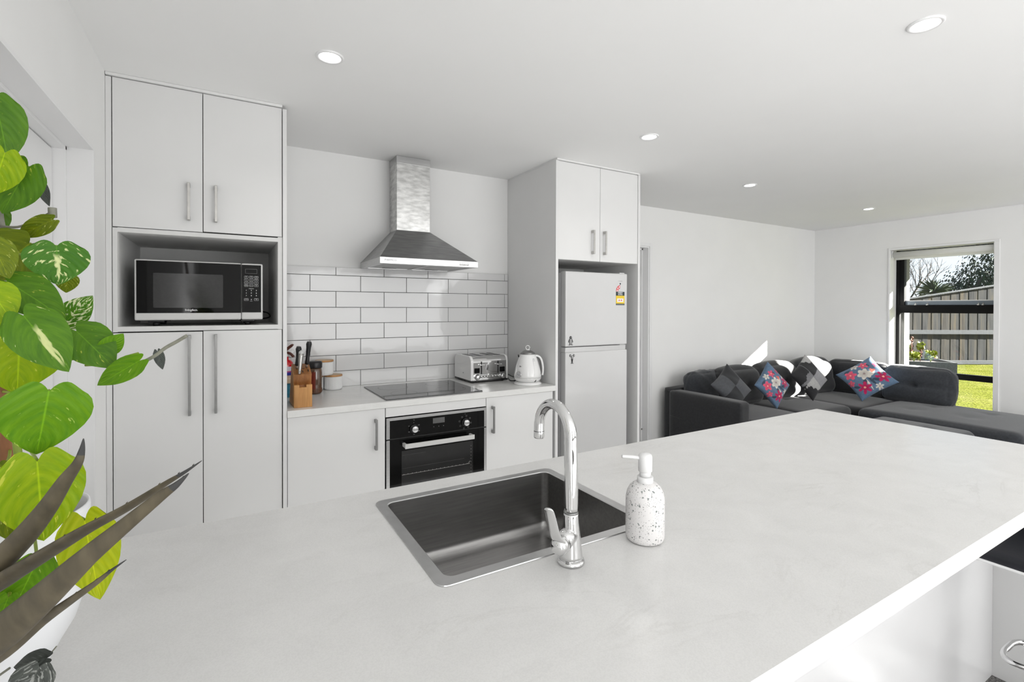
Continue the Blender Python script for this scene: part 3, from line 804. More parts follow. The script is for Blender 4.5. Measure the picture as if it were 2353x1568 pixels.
# ------------------------------------------------------------------ wall oven
t = thing('wall_oven', 'black glass built-in oven with a steel frame, under the cooktop', 'oven', (1.026, 2.9, ZF + 0.12))
OX0, OX1 = 0.7285, 1.3235
bm = newbm(); box(bm, OX0 + 0.012, OX1 - 0.012, YC + 0.023, 3.12, 0.20, 0.812); obj('body', bm, 'black_plastic', t)
bm = newbm()
box(bm, OX0, OX0 + 0.0185, YC - 0.006, YC + 0.022, 0.7065, 0.8185, 0.001); box(bm, OX1 - 0.0135, OX1, YC - 0.006, YC + 0.022, 0.7065, 0.8185, 0.001); box(bm, OX0 + 0.0185, OX1 - 0.0135, YC - 0.006, YC + 0.022, 0.8035, 0.8185, 0.001)
obj('steel_trim', bm, 'steel', t)
bm = newbm(); box(bm, OX0 + 0.0185, OX1 - 0.0135, YC - 0.005, YC + 0.022, 0.7075, 0.8035, 0.0008); cpn = obj('control_panel', bm, 'black_glass', t)
bm = newbm(); prism(bm, rrect(0.990, 1.060, 0.7615, 0.7915, 0.0008), YC - 0.0058, YC - 0.0045); obj('display', bm, 'grey_plastic', cpn)
for x in (0.995, 1.025, 1.053):
    bm = newbm(); lathe(bm, [(0.0, -0.0062), (0.0018, -0.006), (0.0018, -0.005)], (x, YC, 0.7435), 10, axis='Y', cap0=False, cap1=False); obj('touch_key', bm, 'print_grey', cpn)
bm = None
for cx, n, r, a0 in ((0.8797, 6, 0.032, 30), (1.1867, 8, 0.036, 20)):
    for k in range(n):
        bm = newbm()
        a = radians(a0 + 300 * k / (n - 1) - 240 if n == 6 else a0 + 360 * k / n + 12)
        x, z = cx + r * cos(a), 0.7477 + r * sin(a)
        if n == 6: text_bm(bm, str((50, 100, 150, 200, 250, 0)[k]) if k < 5 else '0', 0.007, (x, YC - 0.0056, z), ext=0)
        else: ring2(bm, x - 0.0042, x + 0.0042, z - 0.0038, z + 0.0038, 0.0008, 0.0007, YC - 0.0056)
        obj('dial_numeral' if n == 6 else 'function_symbol', bm, 'print_grey', cpn, recalc=False)
    bm = newbm()
    text_bm(bm, '°C' if n == 6 else '=', 0.009, (cx, YC - 0.0056, 0.7945), ext=0)
    obj('dial_heading', bm, 'print_grey', cpn, recalc=False)
for x in (0.8797, 1.1867):
    bm = newbm(); lathe(bm, [(0.0235, 0), (0.0235, -0.010), (0.022, -0.012)], (x, YC - 0.005, 0.7477), 32, axis='Y'); k = obj('knob', bm, 'black_plastic', t)
    bm = newbm(); lathe(bm, [(0.0178, -0.010), (0.0172, -0.027), (0.0155, -0.0285), (0.0, -0.0288)], (x, YC - 0.005, 0.7477), 32, axis='Y', cap1=False); obj('knob_cap', bm, 'steel', k)
bm = newbm(); box(bm, OX0, OX1, YC - 0.003, YC + 0.02, 0.7000, 0.7060); obj('vent_gap', bm, 'gap_dark', t)
bm = newbm(); box(bm, OX0 + 0.0185, OX1 - 0.0135, YC - 0.006, YC + 0.022, 0.225, 0.6985, 0.001); od = obj('door', bm, 'black_glass', t)
bm = newbm(); box(bm, OX0, OX0 + 0.0183, YC - 0.006, YC + 0.022, 0.225, 0.6985, 0.001); obj('door_trim', bm, 'steel', od)
bm = newbm(); box(bm, OX1 - 0.0133, OX1, YC - 0.006, YC + 0.022, 0.225, 0.6985, 0.001); obj('door_trim', bm, 'steel', od)
bm = newbm(); prism(bm, rrect(0.811, 1.236, 0.30, 0.634, 0.004), YC - 0.0072, YC - 0.0055); obj('door_window', bm, 'oven_glass', od)
bm = newbm()
box(bm, 0.813, 1.215, YC - 0.0078, YC - 0.0070, 0.5035, 0.5050)
for k in range(17): box(bm, 0.822 + k * 0.0235, 0.8242 + k * 0.0235, YC - 0.0078, YC - 0.0070, 0.5045, 0.5082)
for k in range(11): box(bm, 1.2225, 1.2245, YC - 0.0078, YC - 0.0070, 0.42 + k * 0.0185, 0.4225 + k * 0.0185)
tube(bm, [(1.208, YC - 0.0074, 0.506), (1.213, YC - 0.0074, 0.515), (1.219, YC - 0.0074, 0.518)], 0.0011, 5)
obj('rack', bm, 'nickel', od)
bm = newbm(); box(bm, 0.815, 1.180, YC - 0.0076, YC - 0.0070, 0.538, 0.5387); box(bm, 0.815, 0.95, YC - 0.0076, YC - 0.0070, 0.61, 0.6107); obj('rack_rail', bm, 'grey_plastic', od)
bm = newbm()
box(bm, 0.8155, 1.2240, YC - 0.056, YC - 0.049, 0.6560, 0.6815, 0.0015)
box(bm, 0.8155, 0.8290, YC - 0.052, YC - 0.005, 0.6590, 0.6785, 0.0015); box(bm, 1.2105, 1.2240, YC - 0.052, YC - 0.005, 0.6590, 0.6785, 0.0015)
obj('handle', bm, 'appliance_silver', od)

# ------------------------------------------------------------------ kitchen bench, cooktop, splashback
bm = newbm(); box(bm, BX0 + 0.0005, 1.8205, 2.557, YW - 0.012, BZ0, BZ1, 0.0022)
tag(obj('kitchen_worktop', bm, 'bench_stone_grey'), 'pale grey stone-look worktop along the tiled back wall', 'worktop')
t = thing('induction_cooktop', 'black glass cooktop set in the back worktop', 'cooktop', (1.02, 2.83, BZ1))
bm = newbm(); prism(bm, rrect(0.733, 1.309, 2.5865, 3.082, 0.004), BZ1 + 0.0003, BZ1 + 0.0060, 'Z', 0, 0.0012); g = obj('glass_top', bm, 'hob_glass', t)
for cx, cy, r in ((0.88, 2.96, 0.09), (1.17, 2.96, 0.075), (0.88, 2.74, 0.075), (1.17, 2.74, 0.09)):
    bm = newbm(); A = disc(cx, cy, r, 48); B = disc(cx, cy, r - 0.0012, 48)
    va = [bm.verts.new((p[0], p[1], BZ1 + 0.0063)) for p in A]; vb = [bm.verts.new((p[0], p[1], BZ1 + 0.0063)) for p in B]
    for k in range(48): bm.faces.new([va[k], va[(k + 1) % 48], vb[(k + 1) % 48], vb[k]])
    obj('cooking_zone', bm, 'grey_plastic', g)
# tiles in running bond
bm = newbm(); box(bm, BX0 + 0.001, BX1 - 0.0003, YW - 0.0065, YW - 0.0005, BZ1 + 0.0005, 1.6585); sb = obj('splashback', bm, 'grout')
tag(sb, 'splashback of glossy white subway tiles with dark grout behind the cooktop', 'splashback')
bm = newbm()
zl = [1.6585 + 0.0011] + [1.6083 - 0.0998 * k for k in range(8)]
for k in range(8):
    z1, z0 = zl[k] - 0.0014, zl[k + 1] + 0.0014
    if z0 < BZ1: z0 = BZ1 + 0.0008
    if z1 - z0 < 0.01: continue
    off = 0.4358 if k % 2 == 1 else 0.5868
    x = off - 0.302 * 3
    while x < BX1:
        a, b_ = max(x + 0.0014, BX0 + 0.0012), min(x + 0.302 - 0.0014, BX1 - 0.0018)
        if b_ - a > 0.004: box(bm, a, b_, YW - 0.0105, YW - 0.0055, z0, z1, 0.0012, 2)
        x += 0.302
obj('tiles', bm, 'tile_glaze', sb)

# ------------------------------------------------------------------ range hood
t = thing('range_hood', 'stainless steel canopy range hood on the wall above the cooktop', 'range hood', (1.04, 3.0, 1.657))
HX0, HX1, HY0, HZ0, HZ1 = 0.7368, 1.3440, 2.725, 1.6575, 1.6920
CX0, CX1, CY0 = 0.9275, 1.1487, 3.0397
bm = newbm()
lo = [(HX0, HY0, HZ1), (HX1, HY0, HZ1), (HX1, YW - 0.001, HZ1), (HX0, YW - 0.001, HZ1)]
hi = [(CX0, CY0, 1.9010), (CX1, CY0, 1.9010), (CX1, YW - 0.001, 1.9010), (CX0, YW - 0.001, 1.9010)]
vl = [bm.verts.new(p) for p in lo]; vh = [bm.verts.new(p) for p in hi]
for k in range(4): bm.faces.new([vl[k], vl[(k + 1) % 4], vh[(k + 1) % 4], vh[k]])
bm.faces.new(vh); bm.faces.new(vl[::-1])
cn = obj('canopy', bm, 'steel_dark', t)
bm = newbm(); box(bm, HX0, HX1, HY0, HY0 + 0.004, HZ0, HZ1); box(bm, HX0, HX0 + 0.004, HY0 + 0.004, YW - 0.012, HZ0, HZ1); box(bm, HX1 - 0.004, HX1, HY0 + 0.004, YW - 0.012, HZ0, HZ1)
box(bm, HX0 + 0.004, HX1 - 0.004, HY0 + 0.004, HY0 + 0.05, HZ0, HZ0 + 0.004); box(bm, HX0 + 0.004, HX1 - 0.004, YW - 0.06, YW - 0.012, HZ0, HZ0 + 0.004)
box(bm, HX0 + 0.004, HX0 + 0.03, HY0 + 0.05, YW - 0.06, HZ0, HZ0 + 0.004); box(bm, HX1 - 0.03, HX1 - 0.004, HY0 + 0.05, YW - 0.06, HZ0, HZ0 + 0.004); box(bm, 1.030, 1.052, HY0 + 0.05, YW - 0.06, HZ0, HZ0 + 0.004)
rim = obj('rim_band', bm, 'steel', t)
for x0, x1 in ((HX0 + 0.03, 1.030), (1.052, HX1 - 0.03)):
    bm = newbm(); box(bm, x0, x1, HY0 + 0.05, YW - 0.06, HZ0 + 0.003, HZ0 + 0.010); f = obj('grease_filter', bm, 'steel_dark', t)
    bm = newbm(); prism(bm, rrect((x0 + x1) / 2 - 0.045, (x0 + x1) / 2 + 0.045, YW - 0.105, YW - 0.085, 0.006), HZ0 + 0.0015, HZ0 + 0.0035, 'Z'); obj('finger_grip', bm, 'black_plastic', f)
bm = newbm(); text_bm(bm, 'PARMCO', 0.0135, (0.797, HY0 - 0.0006, 1.6765), sx=1.25); obj('logo', bm, 'print_black', rim)
for k in range(5):
    bm = newbm(); lathe(bm, [(0.0046, 0.0), (0.0046, -0.004), (0.0036, -0.0055), (0, -0.0058)], (1.2245 + k * 0.0128, HY0, 1.6695), 16, axis='Y', cap1=False); obj('button', bm, 'chrome', rim)
bm = newbm()
for k in range(5): prism(bm, disc(1.2245 + k * 0.0128, 1.6815, 0.0017, 10), HY0 - 0.0006, HY0 + 0.0002)
obj('button_marks', bm, 'print_black', rim)
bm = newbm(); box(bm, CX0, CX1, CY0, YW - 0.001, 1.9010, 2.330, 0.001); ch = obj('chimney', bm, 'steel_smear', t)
bm = newbm(); box(bm, CX0 - 0.0012, CX1 + 0.0012, CY0 - 0.0012, YW - 0.001, 2.326, ZC - 0.001, 0.001); obj('chimney_collar', bm, 'steel', ch)
# ------------------------------------------------------------------ fridge cabinet and fridge
t = thing('fridge_cabinet', 'tall white cabinet surround with two cupboard doors above the fridge', 'cabinet', (2.19, 2.9, ZF))
bm = newbm(); box(bm, 1.8242, 1.8437, YC - 0.004, YW - 0.001, ZF, 2.3600, 0.0008); obj('side_panel', bm, 'cabinet_white', t)
bm = newbm(); box(bm, 2.5435, 2.5630, YC - 0.004, YW - 0.001, ZF, 2.3600, 0.0008); obj('side_panel', bm, 'cabinet_white', t)
bm = newbm(); box(bm, 1.8437, 2.5435, YC + 0.02, YW - 0.001, 1.724, 1.742); box(bm, 1.8437, 2.5435, YC + 0.02, YW - 0.001, 2.33, 2.358)
box(bm, 1.8437, 2.5435, YW - 0.012, YW - 0.002, ZF, 1.724); box(bm, 2.185, 2.205, YC + 0.02, YW - 0.001, 1.742, 2.33)
obj('carcass', bm, 'niche_white', t)
bm = newbm(); box(bm, 1.826, 2.541, YC - 0.014, YC + 0.03, 2.3610, ZC - 0.0005, 0.001); box(bm, 1.826, 1.84, YC + 0.03, YW - 0.001, 2.3610, ZC - 0.0005); box(bm, 2.53, 2.561, YC - 0.004, YW - 0.001, 2.3610, ZC - 0.0005); obj('cornice', bm, 'cornice_white', t)
bm = newbm(); box(bm, 1.8437, 2.5435, YC + 0.019, YC + 0.021, 1.742, 2.358); obj('shadow_gap', bm, 'gap_dark', t)
for x0, x1, hx in ((1.8460, 2.1930, 2.1243), (2.1957, 2.5410, 2.2268)):
    bm = newbm(); box(bm, x0, x1, YC, YC + 0.018, 1.7245, 2.3590, 0.0009); d = obj('door', bm, 'cabinet_white', t)
    bm = newbm(); pull_handle(bm, hx, YC, 1.771, 1.931, 0.0115); obj('handle', bm, 'nickel', d)

t = thing('fridge_freezer', 'white top-freezer fridge standing in the tall cabinet surround', 'fridge', (2.185, 2.9, ZF))
RX0, RX1, RY = 1.9100, 2.4500, 2.580
bm = newbm(); box(bm, RX0 + 0.002, RX1 - 0.002, RY + 0.068, 3.16, ZF + 0.03, 1.645, 0.004); obj('body', bm, 'appliance_white', t)
bm = newbm(); box(bm, RX0 + 0.008, RX1 - 0.008, RY + 0.056, RY + 0.069, ZF + 0.04, 1.640); obj('door_seal', bm, 'fridge_side', t)
bm = newbm(); box(bm, RX0, RX1, RY, RY + 0.056, 1.1530, 1.6505, 0.007, 3); fd = obj('freezer_door', bm, 'appliance_white', t)
bm = newbm(); box(bm, RX0, RX1, RY, RY + 0.056, ZF + 0.06, 1.1150, 0.005, 3); rd = obj('fridge_door', bm, 'appliance_white', t)
bm = newbm(); prism(bm, [(RY + 0.006, 1.1152), (RY + 0.056, 1.1152), (RY + 0.056, 1.1485), (RY + 0.003, 1.1485)], RX0 + 0.001, RX1 - 0.012, 'X', 0, 0.001); obj('door_grip', bm, 'appliance_white', rd)
bm = newbm(); box(bm, RX0 + 0.15, RX1 - 0.17, RY + 0.006, RY + 0.02, 1.122, 1.147, 0.004); obj('grip_recess', bm, 'white_plastic', rd)
bm = newbm(); box(bm, RX1 - 0.06, RX1 - 0.012, RY + 0.01, RY + 0.05, 1.1487, 1.1530, 0.002); obj('hinge', bm, 'white_plastic', t)
bm = newbm(); box(bm, RX1 - 0.055, RX1 - 0.008, RY + 0.02, RY + 0.12, 1.6508, 1.658, 0.002); obj('top_hinge', bm, 'white_plastic', t)
for x in (RX0 + 0.05, RX1 - 0.05):
    for y in (RY + 0.12, 3.10):
        bm = newbm(); lathe(bm, [(0.02, ZF), (0.02, ZF + 0.04)], (x, y, 0), 12); obj('foot', bm, 'black_plastic', t)
bm = newbm(); text_bm(bm, 'Lukar', 0.020, (2.384, RY - 0.0006, 1.5985)); obj('logo', bm, 'print_faint', fd)
# energy rating sticker
EX0, EX1 = 2.344, 2.4225
ST = tag(obj('energy_sticker', (lambda b: prism(b, rrect(EX0, EX1, 1.4292, 1.5224, 0.0004), RY - 0.0009, RY - 0.0001))(newbm()), 'label_yellow'), 'energy rating sticker in yellow, black and red on the freezer door', 'sticker')
def ezx(px): return EX0 + (px - 343) / (792 - 343) * (EX1 - EX0)
def ezz(py): return 1.5225 - (py - 697) / (1368 - 697) * 0.0935
bm = newbm(); box(bm, EX0, EX1, RY - 0.0013, RY - 0.0001, ezz(893), ezz(697)); obj('header', bm, 'label_green_black', ST)
bm = newbm(); text_bm(bm, 'ENERGY', 0.0125, (ezx(567), RY - 0.0016, ezz(750)), bold=0.0003, sx=0.92); text_bm(bm, 'RATING', 0.0125, (ezx(567), RY - 0.0016, ezz(840)), bold=0.0003, sx=0.92); obj('heading', bm, 'label_white', ST)
bm = newbm(); box(bm, EX0, EX1, RY - 0.0011, RY - 0.0001, ezz(1290), ezz(893)); obj('yellow_field', bm, 'label_yellow', ST)
bm = newbm(); box(bm, EX0, EX1, RY - 0.0013, RY - 0.0001, ezz(1368), ezz(1290)); obj('footer', bm, 'label_green_black', ST)
bm = newbm(); box(bm, ezx(360), ezx(770), RY - 0.0015, RY - 0.0012, ezz(1334), ezz(1326)); obj('footer_line', bm, 'label_white', ST)
bm = newbm(); box(bm, ezx(403), ezx(735), RY - 0.0014, RY - 0.0002, ezz(1212), ezz(1035)); obj('white_box', bm, 'label_white', ST)
bm = newbm(); box(bm, ezx(482), ezx(528), RY - 0.0017, RY - 0.0013, ezz(1155), ezz(1092)); box(bm, ezx(606), ezx(655), RY - 0.0017, RY - 0.0013, ezz(1155), ezz(1092)); text_bm(bm, '311', 0.011, (ezx(567), RY - 0.0016, ezz(1124)), sx=0.6); obj('red_figures', bm, 'label_red', ST)
# dial of stars: white half disc with the red part filled
cx, cz, R0, R1 = ezx(567), ezz(690), (EX1 - EX0) / 2, (EX1 - EX0) / 2 * 0.52
bm = newbm()
prism(bm, [(cx + R0 * cos(radians(a)), cz + R0 * 1.12 * sin(radians(a))) for a in range(0, 181, 6)], RY - 0.0009, RY - 0.0001); obj('dial', bm, 'appliance_white', ST)
bm = newbm()
A = [(cx + R0 * cos(radians(a)), cz + R0 * 1.15 * sin(radians(a))) for a in range(94, 181, 6)]; B = [(cx + R1 * cos(radians(a)), cz + R1 * 1.15 * sin(radians(a))) for a in range(94, 181, 6)]
va = [bm.verts.new((p[0], RY - 0.0013, p[1])) for p in A]; vb = [bm.verts.new((p[0], RY - 0.0013, p[1])) for p in B]
for k in range(len(A) - 1): bm.faces.new([va[k], va[k + 1], vb[k + 1], vb[k]])
obj('red_arc', bm, 'label_red', ST)
bm = newbm()
for a in (167, 139, 108):
    sx_, sz_ = cx + (R0 + R1) / 2 * cos(radians(a)), cz + (R0 + R1) / 2 * 1.15 * sin(radians(a))
    prism(bm, [(sx_ + (0.0075 if k % 2 == 0 else 0.0035) * sin(pi * k / 5), sz_ + (0.0085 if k % 2 == 0 else 0.004) * cos(pi * k / 5)) for k in range(10)], RY - 0.0016, RY - 0.0014)
obj('star', bm, 'label_white', ST)
bm = newbm(); hz = ezz(300); prism(bm, [(cx, hz - 0.0075), (cx + 0.006, hz + 0.001), (cx + 0.0055, hz + 0.0055), (cx, hz + 0.006), (cx - 0.0055, hz + 0.0055), (cx - 0.006, hz + 0.001)], RY - 0.0010, RY - 0.0001); obj('pointer', bm, 'label_green_black', ST)

# two little magnets
t = thing('penguin_magnet', 'grey penguin magnet at the lower left of the freezer door', 'magnet', (1.947, RY, 1.178))
PX, PZ = 1.951, 1.1635
bm = newbm()
def blob(bm, cx, cz, rx, rz, y0, y1, n=20): prism(bm, [(cx + rx * cos(2 * pi * k / n), cz + rz * sin(2 * pi * k / n)) for k in range(n)], y0, y1)
blob(bm, PX, PZ + 0.026, 0.0135, 0.023, RY - 0.003, RY - 0.0001); obj('body', bm, 'grey_plastic', t)
bm = newbm(); blob(bm, PX, PZ + 0.050, 0.0085, 0.0098, RY - 0.0034, RY - 0.0001); h = obj('head', bm, 'print_black', t)
bm = newbm(); blob(bm, PX + 0.001, PZ + 0.0515, 0.0042, 0.0030, RY - 0.004, RY - 0.003); obj('face', bm, 'print_grey', h)
bm = newbm(); blob(bm, PX, PZ + 0.025, 0.0095, 0.0185, RY - 0.0038, RY - 0.0028); obj('belly', bm, 'magnet_grey', t)
for s in (-1, 1):
    bm = newbm(); prism(bm, [(PX + s * 0.010, PZ + 0.041), (PX + s * 0.0155, PZ + 0.033), (PX + s * 0.0195, PZ + 0.018), (PX + s * 0.0150, PZ + 0.022), (PX + s * 0.0125, PZ + 0.030)], RY - 0.0026, RY - 0.0002); obj('wing', bm, 'print_black', t)
    bm = newbm(); blob(bm, PX + s * 0.011, PZ + 0.0012, 0.008, 0.0016, RY - 0.0026, RY - 0.0002, 12); box(bm, PX + s * 0.008 - 0.001, PX + s * 0.008 + 0.001, RY - 0.0024, RY - 0.0002, PZ + 0.001, PZ + 0.010); obj('foot', bm, 'print_black', t)
t = thing('mouse_magnet', 'little grey big-eared mouse magnet at the upper left of the fridge door', 'magnet', (1.962, RY, 1.05))
PX, PZ = 1.963, 1.041
bm = newbm(); prism(bm, [(PX - 0.0055, PZ + 0.031), (PX + 0.0055, PZ + 0.031), (PX + 0.009, PZ + 0.026), (PX + 0.0055, PZ + 0.024), (PX + 0.0055, PZ + 0.014), (PX - 0.0055, PZ + 0.014), (PX - 0.0055, PZ + 0.024), (PX - 0.009, PZ + 0.026)], RY - 0.003, RY - 0.0001); obj('body', bm, 'print_black', t)
bm = newbm(); prism(bm, [(PX + 0.008 * cos(a), PZ + 0.042 + 0.0105 * sin(a) - (0.003 if sin(a) < -0.5 else 0)) for a in [2 * pi * k / 18 for k in range(18)]], RY - 0.0034, RY - 0.0001); h = obj('head', bm, 'grey_plastic', t)
bm = newbm(); blob(bm, PX + 0.001, PZ + 0.046, 0.005, 0.0032, RY - 0.0042, RY - 0.003); blob(bm, PX + 0.001, PZ + 0.037, 0.0028, 0.002, RY - 0.0042, RY - 0.003); obj('face', bm, 'print_white', h)
for s in (-1, 1):
    bm = newbm(); blob(bm, PX + s * 0.0145, PZ + 0.053, 0.0068, 0.0088, RY - 0.0028, RY - 0.0001, 16); e = obj('ear', bm, 'print_black', t)
    bm = newbm(); blob(bm, PX + s * 0.0148, PZ + 0.053, 0.0045, 0.0062, RY - 0.0036, RY - 0.0027, 16); obj('inner_ear', bm, 'magnet_grey', e)
    bm = newbm(); box(bm, PX + s * 0.0038 - 0.0016, PX + s * 0.0038 + 0.0016, RY - 0.0026, RY - 0.0002, PZ + 0.002, PZ + 0.015); blob(bm, PX + s * 0.0065, PZ + 0.0012, 0.005, 0.0014, RY - 0.0026, RY - 0.0002, 10); obj('leg', bm, 'print_black', t)
# ------------------------------------------------------------------ things on the back worktop
# toaster
t = thing('toaster', 'white and chrome four-slice toaster on the back worktop beside the cooktop', 'toaster', (1.52, 3.03, BZ1))
TX0, TX1, TY0, TY1, TZ0, TZ1 = 1.380, 1.660, 2.900, 3.165, 0.9265, 1.088
def tprof(i, n=7):
    y0, y1, z1, r = TY0 + i, TY1 - i, TZ1 - i, 0.042
    pts = [(y0, TZ0)]
    for k in range(n + 1):
        a = radians(180 - 90 * k / n); pts.append((y0 + r + r * cos(a), z1 - r + r * sin(a)))
    for k in range(n + 1):
        a = radians(90 - 90 * k / n); pts.append((y1 - r + r * cos(a), z1 - r + r * sin(a)))
    return pts + [(y1, TZ0)]
bm = newbm(); prism(bm, tprof(0.003), TX0 + 0.019, TX1 - 0.013, 'X'); cb = obj('chrome_body', bm, 'chrome_grey', t)
for f in cb.data.polygons: f.use_smooth = False
for x0, x1 in ((TX0, TX0 + 0.0192), (TX1 - 0.0132, TX1)):
    bm = newbm(); prism(bm, tprof(0.0), x0, x1, 'X', 0, 0.003); sd = obj('end_cap', bm, 'white_gloss', t)
    if x0 == TX0:
        bm = newbm(); R_ = Matrix.Rotation(-pi / 2, 4, 'Z') @ Matrix.Rotation(pi / 2, 4, 'X')
        text_bm(bm, 'ZIA', 0.010, (TX0 - 0.0006, 3.02, 0.968), R_); obj('logo', bm, 'print_grey', sd)
        bm = newbm(); box(bm, TX0 - 0.0004, TX0 + 0.0001, TY0 + 0.03, TY1 - 0.01, 1.0262, 1.0270); obj('seam', bm, 'print_faint', sd)
bm = newbm(); box(bm, TX0 + 0.002, TX1 - 0.002, TY0 - 0.002, TY1 - 0.001, BZ1 + 0.006, TZ0 + 0.001, 0.003); ba = obj('base', bm, 'black_plastic', t)
for x in (TX0 + 0.03, TX1 - 0.03):
    for y in (TY0 + 0.03, TY1 - 0.03):
        bm = newbm(); lathe(bm, [(0.010, BZ1 + 0.0004), (0.011, BZ1 + 0.007)], (x, y, 0), 14); obj('foot', bm, 'black_plastic', t)
for x in (1.425, 1.480, 1.560, 1.615):
    bm = newbm(); box(bm, x - 0.013, x + 0.013, TY0 + 0.055, TY1 - 0.055, TZ1 - 0.010, TZ1 - 0.0018); obj('bread_slot', bm, 'black_plastic', t)
for x in (1.4590, 1.5842):
    bm = newbm(); box(bm, x - 0.0035, x + 0.0035, TY0 + 0.0005, TY0 + 0.0032, 0.967, 1.050); sl = obj('lever_slot', bm, 'gap_dark', t)
    bm = newbm(); box(bm, x - 0.014, x + 0.018, TY0 - 0.022, TY0 - 0.001, 1.0255, 1.0320, 0.003); lv = obj('lever', bm, 'chrome', t)
for x in (1.4262, 1.6165):
    bm = newbm(); prism(bm, rrect(x - 0.0185, x + 0.0185, 0.975, 1.0085, 0.003), TY0 - 0.0002, TY0 + 0.0035); obj('display', bm, 'black_glass', t)
    bm = newbm(); lathe(bm, [(0.019, 0.003), (0.019, -0.004), (0.016, -0.006), (0.015, -0.018), (0.012, -0.020), (0, -0.020)], (x, TY0, 0.9485), 24, axis='Y', cap1=False); obj('knob', bm, 'chrome', t)
for x in (1.4590, 1.4810, 1.5020, 1.5415, 1.5640, 1.5855):
    bm = newbm(); lathe(bm, [(0.0092, 0.003), (0.0092, -0.002), (0.0078, -0.003)], (x, TY0, 0.951), 20, axis='Y'); k = obj('button', bm, 'nickel_dark', t)
    bm = newbm(); lathe(bm, [(0.0066, -0.0025), (0.0062, -0.0055), (0, -0.0058)], (x, TY0, 0.951), 18, axis='Y', cap1=False); obj('button_cap', bm, 'chrome', k)
bm = newbm()
tube(bm, spline([(1.662, 3.10, 0.985), (1.690, 3.08, 0.990), (1.712, 3.04, 0.960), (1.712, 3.00, 0.922), (1.70, 2.96, 0.9152), (1.672, 2.90, 0.9152), (1.66, 2.86, 0.9152), (1.675, 2.845, 0.9152), (1.72, 2.85, 0.9152)]), 0.0034, 8)
obj('power_cord', bm, 'black_plastic', t)

# kettle: axis, then directions around it as the camera side sees them
KC = Vector((1.700, 2.710, 0)); KD = Vector((-0.531, -0.847, 0)).normalized(); KR = Vector((0.864, -0.504, 0))
t = thing('electric_kettle', 'white retro kettle with ring knob on its lid, standing right of the toaster', 'kettle', (KC.x, KC.y, BZ1))
bm = newbm(); lathe(bm, [(0.0905, BZ1 + 0.0004), (0.0915, BZ1 + 0.004), (0.088, BZ1 + 0.010), (0.078, BZ1 + 0.0175), (0.072, BZ1 + 0.019)], KC, 48); obj('power_base', bm, 'white_gloss', t)
bm = newbm()
prof = [(0.072, BZ1 + 0.0195), (0.078, BZ1 + 0.022), (0.0845, BZ1 + 0.030), (0.0885, BZ1 + 0.0385), (0.0895, BZ1 + 0.042), (0.0880, BZ1 + 0.0425), (0.0880, BZ1 + 0.0445), (0.0897, BZ1 + 0.045), (0.0893, BZ1 + 0.058), (0.086, BZ1 + 0.082), (0.078, BZ1 + 0.115), (0.068, BZ1 + 0.148), (0.058, BZ1 + 0.175), (0.052, BZ1 + 0.190), (0.050, BZ1 + 0.1945)]
lathe(bm, prof, KC, 56); kb = obj('body', bm, 'white_gloss', t)
def krad(z):
    for (r0, z0), (r1, z1) in zip(prof, prof[1:]):
        if z0 <= z <= z1 and z1 > z0: return r0 + (r1 - r0) * (z - z0) / (z1 - z0)
    return 0.08
bm = newbm(); lathe(bm, [(0.0882, BZ1 + 0.0427), (0.0886, BZ1 + 0.0436), (0.0882, BZ1 + 0.0443)], KC, 48, cap0=False, cap1=False); obj('chrome_band', bm, 'chrome', t)
bm = newbm(); lathe(bm, [(0.0500, BZ1 + 0.1950), (0.0495, BZ1 + 0.199), (0.040, BZ1 + 0.208), (0.024, BZ1 + 0.218), (0.014, BZ1 + 0.2205)], KC, 44); ld_ = obj('lid', bm, 'nickel_dark', t)
bm = newbm(); lathe(bm, [(0.0165, BZ1 + 0.2205), (0.016, BZ1 + 0.223), (0.008, BZ1 + 0.226)], KC, 24)
ring = [Vector((KC.x, KC.y, BZ1 + 0.2375)) + KR * 0.0130 * cos(2 * pi * k / 28) + Vector((0, 0, 0.0130 * sin(2 * pi * k / 28))) for k in range(29)]
tube(bm, ring, 0.0023, 8, caps=False); obj('ring_knob', bm, 'white_gloss', ld_)
# handle on the right
bm = newbm()
hp = [KC + KR * r_ + Vector((0, 0, BZ1 + z_)) for r_, z_ in ((0.040, 0.180), (0.062, 0.184), (0.082, 0.172), (0.094, 0.145), (0.0995, 0.110), (0.0995, 0.080), (0.096, 0.058))]
tube(bm, spline(hp, 6), [0.010] * 37, 12, flat=0.75); obj('handle', bm, 'white_gloss', t)
bm = newbm()
hp = [KC + KR * r_ + Vector((0, 0, BZ1 + z_)) + KD * 0.002 for r_, z_ in ((0.048, 0.1725), (0.066, 0.172), (0.079, 0.158), (0.086, 0.132), (0.0905, 0.105), (0.0915, 0.078), (0.090, 0.060))]
tube(bm, spline(hp, 6), 0.0035, 8, flat=1.0); obj('handle_inlay', bm, 'grey_plastic', t)
